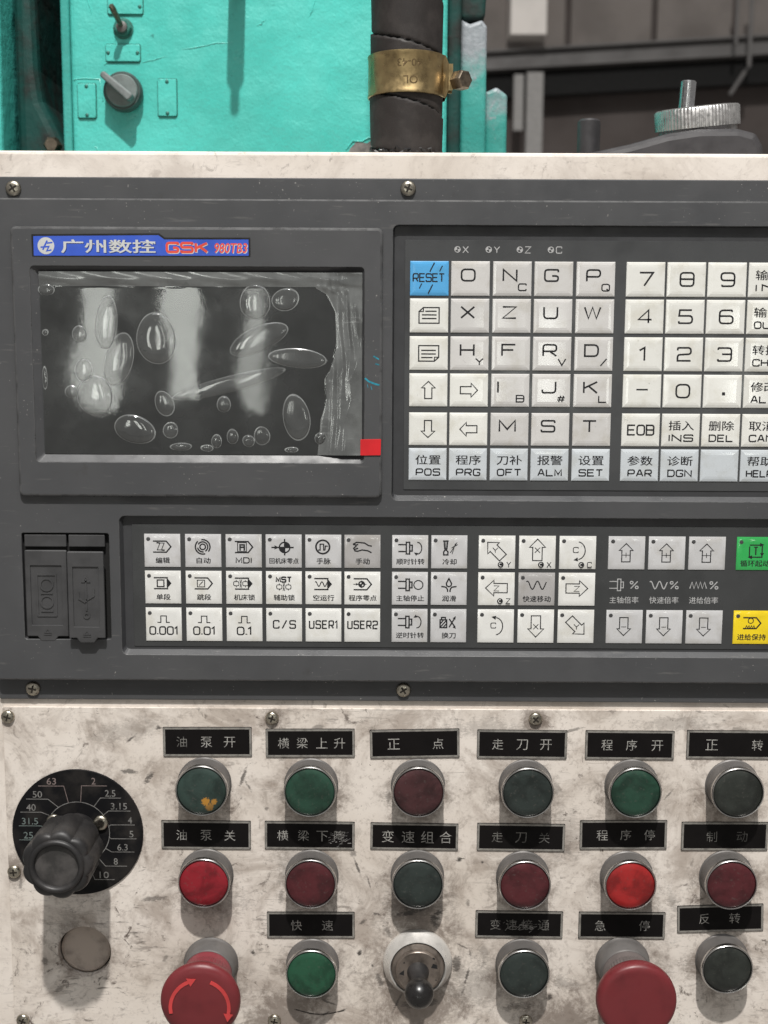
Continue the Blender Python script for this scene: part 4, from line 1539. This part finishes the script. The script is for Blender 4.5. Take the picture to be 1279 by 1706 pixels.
bub = [(258, 566, 33, 40, 8), (196, 603, 23, 43, -18), (178, 544, 17, 44, -6), (157, 665, 28, 34, 0), (219, 718, 33, 23, -18), (272, 672, 15, 20, 22),
       (381, 641, 96, 13, 15), (436, 565, 53, 19, 24), (493, 596, 46, 16, -4), (494, 693, 21, 39, 10), (426, 508, 25, 27, 0), (474, 501, 22, 17, 8),
       (282, 720, 12, 12, 0), (372, 676, 11, 12, 0), (359, 738, 8, 10, 0), (386, 730, 9, 11, 0), (436, 726, 12, 15, 10), (413, 737, 9, 9, 0), (118, 656, 10, 10, 0),
       (534, 732, 9, 9, 0), (139, 621, 14, 18, 0), (134, 560, 11, 13, 0), (81, 487, 12, 9, 0), (74, 634, 4, 17, 0), (299, 747, 17, 6, 0), (343, 749, 9, 5, 0), (485, 751, 10, 4, 0), (77, 557, 4, 4, 0)]
for px, py, a, c_, rot in bub:
    x, z, a, c_ = (px - 645) * .335, (568 - py) * .334, a * .335, c_ * .335
    hgt = min(a, c_) * (.11 if min(a, c_) > 4 else .24)
    b = MB()
    vs, fs = [], []
    N = 40
    ph = random.random() * 6
    ring = [(1.0 + .9 / (a + c_), -.02), (1.0 - .4 / (a + c_), .10), (.965, .30), (.90, .52), (.80, .72), (.66, .88), (.46, .97), (.24, 1.0)]
    for j, (r, hh) in enumerate(ring):
        for i in range(N):
            t = 2 * math.pi * i / N
            k = r * (1 + .035 * math.sin(2 * t + ph) + .02 * math.sin(3 * t + 2 * ph)) * (1 + .10 * math.sin(t + rot) * (1 if a < 20 else 0))
            vs.append((a * k * math.cos(t), -hgt * hh, c_ * k * math.sin(t)))
        if j:
            for i in range(N):
                k = (i + 1) % N
                fs.append([(j - 1) * N + i, (j - 1) * N + k, j * N + k, j * N + i])
    vs.append((0, -hgt * 1.0, 0))
    for i in range(N):
        fs.append([(len(ring) - 1) * N + i, (len(ring) - 1) * N + (i + 1) % N, len(vs) - 1])
    b.X = Matrix.Rotation(R(-rot), 4, 'Y')
    b.add(vs, fs, 0, True)
    for k in range(N):
        b.m[k] = 1
    b.build('air_bubble', [M['bubble'], M['rim']], film, at=(x - FO[0], film_d(x, z) + .02 - FO[1], z - FO[2]), angle=60)
b = MB()
b.plate(rpoly([(-14.8, -63.8), (-3.4, -63.6), (-3.2, -54.5), (-14.8, -54.7)], .4, 2), 11.25, 11.75, .1)
b.build('pull_tab', M['redtab'], film, org=FO, at=(0, 0, 0))
# chipped teal paint splashed on the bezel's right edge
b = CB()
for pts, w_ in (([(-12.4, -20.6), (-10.2, -22.4), (-7, -23.7), (-4.2, -24.4)], 1.0), ([(-7.6, -8.4), (-4.6, -10.2)], .8), ([(-6.6, -12.6), (-4.4, -13.2)], .7), ([(-9, -25), (-8.4, -27)], .35), ([(-11, -24), (-10.6, -26)], .3)):
    b.line(pts, w_, 11.24)
b.put('paint_splash', simple('teal paint splash', (0.02, 0.26, 0.36), .5, var=.8, scale=400), bz)

# ------------------------------------------------------------------ nameplates
GN = 'black engraved nameplates on the switch plate'


def nameplate(cx, cz, w, h, chars, tilt=0, worn=(), size=7.0, label=None, scuff=False):
    words = ''.join(c for c, f in chars)
    t = thing('nameplate', label or 'black engraved nameplate reading ' + words, 'nameplate', (cx, 1.3, cz), GN)
    t.rotation_euler = (0, R(-tilt), 0)
    b = MB()
    b.plate(rrect(-w / 2, w / 2, -h / 2, h / 2, .4, 2), 0, .7, .15, m=0)
    b.line(rrect(-w / 2 + .75, w / 2 - .75, -h / 2 + .75, h / 2 - .75, .3, 2), 1.15, .72, 1, True)
    for c, f in chars:
        text(b, c, (f - .5) * w, -.1 + random.uniform(-.15, .15), .73, 3 if c in worn else 2, h=size * (.92 if c not in '一' else .2), bold=-.006)
    if scuff:
        pts = [(scuff[0] + random.gauss(0, scuff[2]), scuff[1] + random.gauss(0, scuff[3])) for k in range(46)]
        for x, z in pts:
            a = random.uniform(.1, .9)
            L = random.uniform(.6, 2.4)
            b.line([(x, z), (x + L * math.cos(a), z + L * math.sin(a) * .6)], random.uniform(.15, .5), .75 + random.random() * .02, 4)
    b.build('plate', [M['label'], M['labeledge'], M['labelink'], M['labelworn'], M['scuff']], t)


nameplate(-104.6, -234.1, 52.2, 17.8, [('油', .21), ('泵', .49), ('开', .75)], .3, '油')
nameplate(-106.2, -291.5, 53.2, 17.6, [('油', .225), ('泵', .5), ('关', .765)], -.2)
nameplate(-44.1, -234.5, 52.4, 17.2, [('横', .2), ('梁', .41), ('上', .63), ('升', .83)], .4)
nameplate(-44.6, -291.5, 53.4, 17.3, [('横', .2), ('梁', .43), ('下', .64), ('降', .83)], -.3, '降', label='scuffed black nameplate reading 横梁下降 with its last character rubbed away', scuff=(18, -2, 3, 2.6))
nameplate(-44.1, -347.9, 52.7, 16.5, [('快', .335), ('速', .69)], .2)
nameplate(17.4, -234.5, 52.6, 17.4, [('正', .265), ('点', .76)], 1.3)
nameplate(17.6, -291.8, 52.2, 16.6, [('变', .2), ('速', .43), ('组', .65), ('合', .86)], -.6, size=8.0)
nameplate(80.5, -234.6, 52.9, 17.4, [('走', .23), ('刀', .5), ('开', .765)], -.3)
nameplate(81.0, -291.9, 52.2, 17.0, [('走', .23), ('刀', .5), ('关', .765)], -.5, '走刀关')
nameplate(81.0, -346.8, 52.5, 17.0, [('变', .23), ('速', .41), ('接', .59), ('通', .78)], -.5, '变速接通', label='scuffed black nameplate reading 变速接通 with a pale scratch through the middle', scuff=(0, -1.5, 5.5, 1.4))
nameplate(143.8, -234.7, 52.3, 17.5, [('程', .245), ('序', .52), ('开', .81)], -.2)
nameplate(141.8, -290.0, 51.7, 18.0, [('程', .257), ('序', .527), ('停', .80)], .5)
nameplate(142.7, -347.0, 52.0, 16.8, [('急', .25), ('停', .76)], -.1)
nameplate(203.2, -234.1, 51.9, 17.2, [('正', .284), ('转', .80)], -.2)
nameplate(202.0, -290.5, 51.4, 17.6, [('制', .35), ('动', .70)], .2, '制动')
nameplate(201.6, -342.1, 51.6, 17.0, [('反', .313), ('转', .667)], 2.0)

# ------------------------------------------------------------------ push buttons
M['cap_green'] = mat_cap('green cap', (0.018, 0.058, 0.037))
M['cap_bright'] = mat_cap('bright green cap', (0.017, 0.080, 0.042))
M['cap_rust'] = mat_cap('rust spotted green cap', (0.030, 0.053, 0.045), blot=((2.6, -6.4, 3.6, .95), (7.6, -6.2, 2.8, .8), (5.0, -9.6, 3.4, .6)))
M['cap_grey'] = mat_cap('dark grey green cap', (0.025, 0.034, 0.031))
M['cap_black'] = mat_cap('nearly black cap', (0.026, 0.030, 0.026))
M['cap_red'] = mat_cap('bright red cap', (0.25, 0.013, 0.022))
M['cap_red2'] = mat_cap('vivid red cap', (0.34, 0.020, 0.020))
M['cap_dim'] = mat_cap('dull red cap', (0.080, 0.015, 0.019))
M['cap_brown'] = mat_cap('brownish red cap', (0.058, 0.021, 0.023))
b = MB()
b.lathe([(15.9, 0), (16.0, .8), (15.4, 1.3), (15.3, 10.2), (15.4, 10.6)], n=56)
bar_me = b.mesh('barrel', M['alu'])
b = MB()
b.lathe([(15.0, 10.3), (15.4, 10.8), (15.45, 12.4), (15.2, 13.2), (14.85, 13.55), (14.5, 13.4), (14.25, 12.8), (14.2, 11.4)], n=64)
b.f.pop(); b.m.pop(); b.sm.pop()
ring_me = b.mesh('ring', M['chrome'])
CAPS = {}


def cap_mesh(k):
    if k not in CAPS:
        b = MB()
        b.lathe([(14.15, 11.0), (14.05, 12.4), (13.5, 12.85), (10, 13.0), (5, 13.1), (0.01, 13.12)], n=56)
        CAPS[k] = b.mesh('cap', M[k])
    return CAPS[k]


def inst(name, me, parent):
    o = bpy.data.objects.new(name, me)
    COL.objects.link(o)
    o.parent = parent
    return o


for x, z, k, lab in (
        (-107.1, -260.6, 'cap_rust', 'greyish green push button with orange rust spots between two nameplates of the first column'),
        (-43.8, -260.9, 'cap_green', 'worn green push button under the nameplate 横梁上升'),
        (19.6, -260.8, 'cap_brown', 'brownish red push button under the nameplate 正点'),
        (83.4, -260.8, 'cap_grey', 'dark grey green push button under the nameplate 走刀开'),
        (146.2, -260.4, 'cap_green', 'green push button under the nameplate 程序开'),
        (205.9, -260.2, 'cap_black', 'nearly black push button under the nameplate 正转'),
        (-106.6, -317.5, 'cap_red', 'bright crimson push button under the nameplate 油泵关'),
        (-43.6, -317.6, 'cap_dim', 'dull red push button under the scuffed nameplate 横梁下降'),
        (19.7, -317.4, 'cap_grey', 'dark grey green push button above the joystick switch'),
        (82.9, -317.7, 'cap_dim', 'dull red push button under the nameplate 走刀关'),
        (145.1, -317.4, 'cap_red2', 'vivid red push button under the nameplate 程序停'),
        (204.6, -316.6, 'cap_dim', 'dull red push button under the nameplate 制动'),
        (-43.3, -374.2, 'cap_bright', 'bright green push button under the nameplate 快速'),
        (83.5, -373.4, 'cap_grey', 'dark push button under the scratched nameplate 变速接通'),
        (204.4, -369.6, 'cap_black', 'dark push button under the tilted nameplate 反转')):
    t = thing('push_button', lab, 'push button', (x * .9958, 1.3, z * .9958), 'round metal ringed push buttons')
    t.rotation_euler = (0, R(random.uniform(-3, 3)), 0)
    inst('barrel', bar_me, t)
    inst('ring', ring_me, t)
    c = inst('cap', cap_mesh(k), t)

# ------------------------------------------------------------------ emergency stops
M['stopgrey'] = simple('dusty grey neck', (0.125, 0.105, 0.10), .6, var=.4, scale=80)
M['stopneck'] = estop_red('pinkish red knurled plastic', (0.20, 0.034, 0.043))
for x, z, arrows, lab in ((-104.4, -372.6, True, 'red mushroom emergency stop button with two curved arrows'),
                          (143.7, -370.9, False, 'plain red mushroom emergency stop button under the nameplate 急停')):
    t = thing('emergency_stop', lab, 'emergency stop', (x, 1.3, z), 'red mushroom emergency stops')
    b = MB()
    b.lathe([(16.4, 0), (16.5, 1.0), (15.9, 1.8), (15.6, 3), (15.4, 13), (14.6, 14)], n=56)
    b.build('collar', M['alu'], t)
    b = MB()
    b.lathe([(14.4, 13), (14.2, 17), (13.8, 19, 0), (14.3, 20, .3), (14.6, 30, .3), (14.0, 32, 0), (13.8, 37)], n=180, lobe=lambda q: math.cos(45 * q))
    b.build('neck', M['stopneck'] if arrows else M['stopgrey'], t)
    b = MB()
    if arrows:
        pr = [(14.2, 31), (17.5, 33), (21.0, 37), (22.7, 41.5), (22.8, 43), (22.2, 44.6), (20.4, 45.8), (17.5, 46.4), (10, 46.7), (0.01, 46.8)]
    else:
        pr = [(13.8, 35), (19.5, 37), (22.2, 38.6), (22.8, 40.5), (22.8, 43.5), (22.3, 45.2), (21.2, 46.3), (19.6, 46.7), (18, 46.75), (0.01, 46.8)]
    b.lathe(pr, n=72)
    h = b.build('head', M['stop'], t, angle=60)
    if arrows:
        b = MB()
        for sx, a0, a1 in ((-1, 192, 112), (1, 68, -12)):
            pts = arcp(0, -2.5, 16.6, a0, a1, 16)
            b.line(pts, 2.0, 46.5, 0, False, .42)
            e, p = Vector(pts[-1]), Vector(pts[-3])
            dr = (e - p).normalized()
            nr = Vector((-dr.y, dr.x))
            b.sheet([tuple(e - nr * 2.8), tuple(e + dr * 5), tuple(e + nr * 2.8)], 46.94)
        b.build('arrow_print', M['stoparrow'], h)

# ------------------------------------------------------------------ joystick
t = thing('joystick_switch', 'round chromed joystick switch with a black ball lever', 'joystick', (20.2, 1.3, -371.0))
b = MB()
b.lathe([(20.7, 0), (20.9, .8), (20.7, 2.6), (20.0, 3.4), (17.0, 8.8), (16.5, 9.0), (16.2, 8.2), (16.0, 7.4)], n=72)
b.build('ring', simple('worn chromed ring', (0.66, 0.64, 0.61), .3, .45, var=.45, scale=60, rv=.05), t)
b = MB()
b.lathe([(16.1, 7.0), (15.9, 8.0), (15.2, 9.4), (13.4, 10.2), (13.1, 12.6), (12.5, 13.2), (12.0, 13.1), (5.2, 13.2), (5.2, 12)], n=56)
b.f.pop(); b.m.pop(); b.sm.pop()
for pts in ([(8.4, 3.2), (12.6, 2.4), (12.0, 5.2), (9.6, 6.0)], [(-12.4, -1.2), (-9.0, -2.2), (-9.0, 1.6)], [(9.2, 9.2), (11, 8.6), (10.6, 10), (9.4, 10.2)], [(-9.8, 6.2), (-8.4, 6.0), (-8.8, 7.4)], [(11, -5.4), (12.4, -5.6), (11.6, -4.6)]):
    b.sheet([(x * .92, z * .92) for x, z in pts], 13.24, 1)
b.build('plate', [simple('satin steel plate', (0.26, 0.22, 0.19), .38, .7, var=.7, scale=120), M['black']], t)
b = MB()
b.lathe([(6.6, 13.0), (6.0, 16), (4.6, 18), (4.0, 22), (3.6, 32)], n=24)
b.build('lever', M['knob'], t)
b = MB()
b.lathe([(3.2, 29.5)] + [(8.5 * math.sin(R(a)), 37.0 - 8.5 * math.cos(R(a))) for a in range(25, 181, 9)], n=40)
b.build('ball', simple('glossy black ball', (0.014, 0.013, 0.013), .3, var=.4, scale=120), t)

# ------------------------------------------------------------------ rotary dial
t = thing('rotary_dial', 'black fluted rotary knob over a round black numbered dial disc', 'rotary switch', (-182.5, 1.3, -290.3))
b = MB()
b.lathe([(38.9, 0), (38.9, .8), (38.6, 1.0)], n=96, smooth=False)
b.line(arcp(0, 0, 19.0, -75, 255, 40), .45, 1.03, 1)
for num_, u0, u1, v, ang, m in (('63', 195, 318, 430, 105, 3), ('2', 403, 525, 428, 83, 3), ('2.5', 492, 592, 486, 58, 1), ('3.15', 530, 635, 548, 35, 1), ('4', 540, 655, 615, 12, 1), ('5', 540, 662, 682, -9, 1),
                             ('6.3', 540, 650, 746, -31, 1), ('8', 508, 613, 815, -53, 1), ('10', 455, 550, 881, -74, 1), ('50', 135, 240, 493, 125, 1), ('40', 105, 205, 556, 147, 1), ('31.5', 95, 200, 622, 170, 2), ('25', 95, 180, 690, 190, 2)):
    xa, xb, z = (u0 - 378) * .1231, (u1 - 378) * .1231, (653 - v) * .1287
    near = xa if xa > 0 else xb
    far = xb if xa > 0 else xa
    b.line([(far, z), (near, z), (19.0 * math.cos(R(ang)), 19.0 * math.sin(R(ang)))], .4, 1.04, m)
    hh = 4.1
    wd = {1: 2.4, 2: 5.6, 3: 6.2, 4: 9.6}[len(num_)]
    xc = far + (near - far) * (.52 if num_ not in ('4', '5') else .2)
    text(b, num_, xc, z + 2.9, 1.05, m, h=hh, w=wd, bold=.004)
dk = b.build('dial_disc', [M['dial'], M['dialink'], M['dialgreen'], M['dialred']], t)
for x, z in ((-13.8, 6.9), (14.0, 6.3)):
    o = screw(dk, x, 1.0, z, 4.6)
b = MB()
b.lathe([(12, 1.0), (12.5, 14), (15.5, 17), (18.2, 18.6, .5), (19.3, 21, 1.0), (19.4, 38, 1.15), (19.4, 44, 1.15), (19.0, 46.6, 1.1), (18.0, 48.2, .8), (16.6, 48.8, .35), (15.6, 48.7, 0), (15.2, 49.6, 0), (14.5, 50.4, 0), (13.3, 50.4, 0), (12.3, 49.6), (12.0, 47.8)],
        n=180, lobe=lambda q: (abs(math.cos(4.5 * q)) ** .8) * 1.7 - .9)
b.f.pop(); b.m.pop(); b.sm.pop()
b.lathe([(12.2, 47.9), (10.8, 48.0), (0.01, 48.3)], n=48, m=1)
b.build('knob', [M['knob'], M['knobface']], t, angle=50)

# ------------------------------------------------------------------ hose with clamp
HX, HD = 10.8, -70
t = thing('hose', 'thick black cloth-wrapped rubber hose standing on the cabinet', 'hose', (HX, HD, 103.4))
b = MB()
vs, fs = [], []
NZ_, N = 480, 64
for j in range(NZ_ + 1):
    zz = 380.0 * j / NZ_
    for i in range(N):
        a = 2 * math.pi * i / N
        q = (zz + 4 + a / (2 * math.pi) * 33) % 33.0
        r = 21.4 - 1.5 * math.exp(-(q / 1.1) ** 2) + .7 * q / 33
        r += .25 * math.sin(zz * .05)
        if zz < 6:
            r += .9
        vs.append((r * math.cos(a), r * math.sin(a), zz))
    if j:
        for i in range(N):
            k = (i + 1) % N
            fs.append([(j - 1) * N + i, (j - 1) * N + k, j * N + k, j * N + i])
b.add(vs, fs, 0, True)
for j in range(NZ_):
    for i in range(N):
        if (380.0 * (j + .5) / NZ_ + 4 + (i + .5) / N * 33) % 33 < .95:
            b.m[j * N + i] = 1
b.build('hose_body', [M['rubber'], M['hole']], t, angle=70)
b = MB()
for i in range(70):
    a = math.pi * 2 * i / 70
    p = [(23.0 * math.cos(a) + random.uniform(-.6, .6), 23.0 * math.sin(a) + random.uniform(-.6, .6), 8 + random.uniform(-3.2, 1.4)) for k in range(2)]
    b.tube([p[0], (24 * math.cos(a + .05), 24 * math.sin(a + .05), p[0][2] + random.uniform(-1.5, 1.5)), (22.5 * math.cos(a + .13), 22.5 * math.sin(a + .13), p[1][2] - .5)], random.uniform(.5, 1.0), 5)
b.build('frayed_end', M['black'], t)

t = thing('hose_clamp', 'yellow zinc plated bolt clamp stamped 40-43 around the black hose', 'clamp', (HX, HD, 156.5))
b = MB()
RC, HC = 22.6, 12.1
n = 64
A0, A1 = 18, 342                 # gap to the right (+x), angles run from there
lv = []
for r_, z_ in ((RC, -HC), (RC + .9, -HC + .2), (RC + 1.0, -HC + 1.2), (RC + .55, -HC + 2.2), (RC + .5, HC - 2.2), (RC + 1.0, HC - 1.2), (RC + .9, HC - .2), (RC, HC)):
    lv.append([(r_ * math.cos(R(A0 + (A1 - A0) * k / n)), r_ * math.sin(R(A0 + (A1 - A0) * k / n)), z_) for k in range(n + 1)])
vs = [p for ring_ in lv for p in ring_]
fs = [[j * (n + 1) + k, j * (n + 1) + k + 1, (j + 1) * (n + 1) + k + 1, (j + 1) * (n + 1) + k] for j in range(len(lv) - 1) for k in range(n)]
b.add(vs, fs, 0, True)


def wrap(x, z):
    a = x / RC
    return (RC + .62) * math.sin(a), -(RC + .62) * math.cos(a), z


text(b, '40-43', 1.5, 4.6, 0, 1, h=4.4, w=14.5, bold=.01, flip=True, wrap=wrap)
text(b, 'OL', 2.0, -5.0, 0, 1, h=4.6, w=8.4, bold=.01, flip=True, wrap=wrap)
b.build('band', [M['brass'], M['brassdark']], t, angle=50)
for sgn in (-1, 1):
    b = MB()
    y0 = sgn * 7.2
    vs = []
    for x, y in ((RC * math.cos(R(18)) - .5, sgn * 7.0), (RC + .6, sgn * 5.2), (RC + 2.5, sgn * 4.4), (RC + 5.0, sgn * 4.6)):
        for z_ in (-HC, HC):
            zz = z_ * (1 if x < RC + 1.5 else .62)
            vs.append((x, y, zz))
    fs = []
    for k in range(3):
        fs.append([2 * k, 2 * k + 1, 2 * k + 3, 2 * k + 2])
    vs2 = [(x, y + sgn * 1.4, z_) for x, y, z_ in vs]
    nv = len(vs)
    fs += [[i + nv for i in f] for f in fs]
    fs += [[0, 2, 2 + nv, nv], [2, 4, 4 + nv, 2 + nv], [4, 6, 6 + nv, 4 + nv], [1, 3, 3 + nv, 1 + nv], [3, 5, 5 + nv, 3 + nv], [5, 7, 7 + nv, 5 + nv], [6, 7, 7 + nv, 6 + nv]]
    b.add(vs + vs2, fs, 0, False)
    b.build('ear', M['brass'], t)
b = MB()
RX = Matrix.Translation((RC + 3.4, 0, -2.5)) @ Matrix.Rotation(R(38), 4, 'Z')
b.lathe([(5.6, 6.2), (5.9, 7), (5.9, 13.5), (5.0, 14.6)], n=6, smooth=False, X=RX, cap0=True)
b.lathe([(2.8, -14), (2.8, 6.5)], n=20, X=RX, cap0=True)
b.lathe([(4.6, -13), (4.6, -7)], n=6, smooth=False, X=RX, cap0=True)
b.build('bolt', M['bolt'], t)

# ------------------------------------------------------------------ handwheel lying on the cabinet
t = thing('handwheel', 'dark grey handwheel housing with a knurled aluminium dial and steel pin on the cabinet top', 'handwheel', (180, -90, 103.4))
b = MB()
prof = rpoly([(-57.5, 0), (52.5, 0), (52.5, 17), (47.5, 25.2), (36, 28.0), (12, 27.6), (-8, 24.6), (-30, 18.4), (-57.5, 12.4)], [0, 0, 7, 5, 12, 14, 20, 20, 2], 5)
b.plate(prof, -52, 6, 5)
b.build('housing', M['handle'], t)
b = MB()
b.lathe([(24.5, -7), (24.8, -2.2), (25.6, -1.6), (26.4, -1.8, .28), (26.4, 9.8, .28), (25.4, 10.8, 0), (22, 11.2), (0.01, 11.2)], n=288, lobe=lambda q: math.cos(72 * q), X=Matrix.Translation((18, 26, 34.5)) @ Matrix.Rotation(R(-6), 4, 'Y') @ Matrix.Rotation(R(-90 + 7), 4, 'X'), cap0=True)
b.build('dial', M['knurl'], t, angle=60)
b = MB()
b.lathe([(5.0, 8), (5.0, 25.4), (4.3, 26.2), (0.01, 26.2)], n=28, X=Matrix.Translation((9.5, 24, 35)) @ Matrix.Rotation(R(2), 4, 'Y') @ Matrix.Rotation(R(-90 + 5), 4, 'X'))
b.build('pin', M['steel'], t)
t = thing('cable_gland', 'dark grey cylindrical stub standing left of the handwheel', 'cable gland', (134, -150, 103.4))
b = MB()
X_ = Matrix.Rotation(R(-90), 4, 'X')
b.lathe([(9, 0), (9, 9), (7.6, 10), (7.6, 42), (6.4, 43.5), (0.01, 43.5)], n=32, X=X_)
b.build('stub', M['handle'], t)

bpy.data.objects.remove(_to)
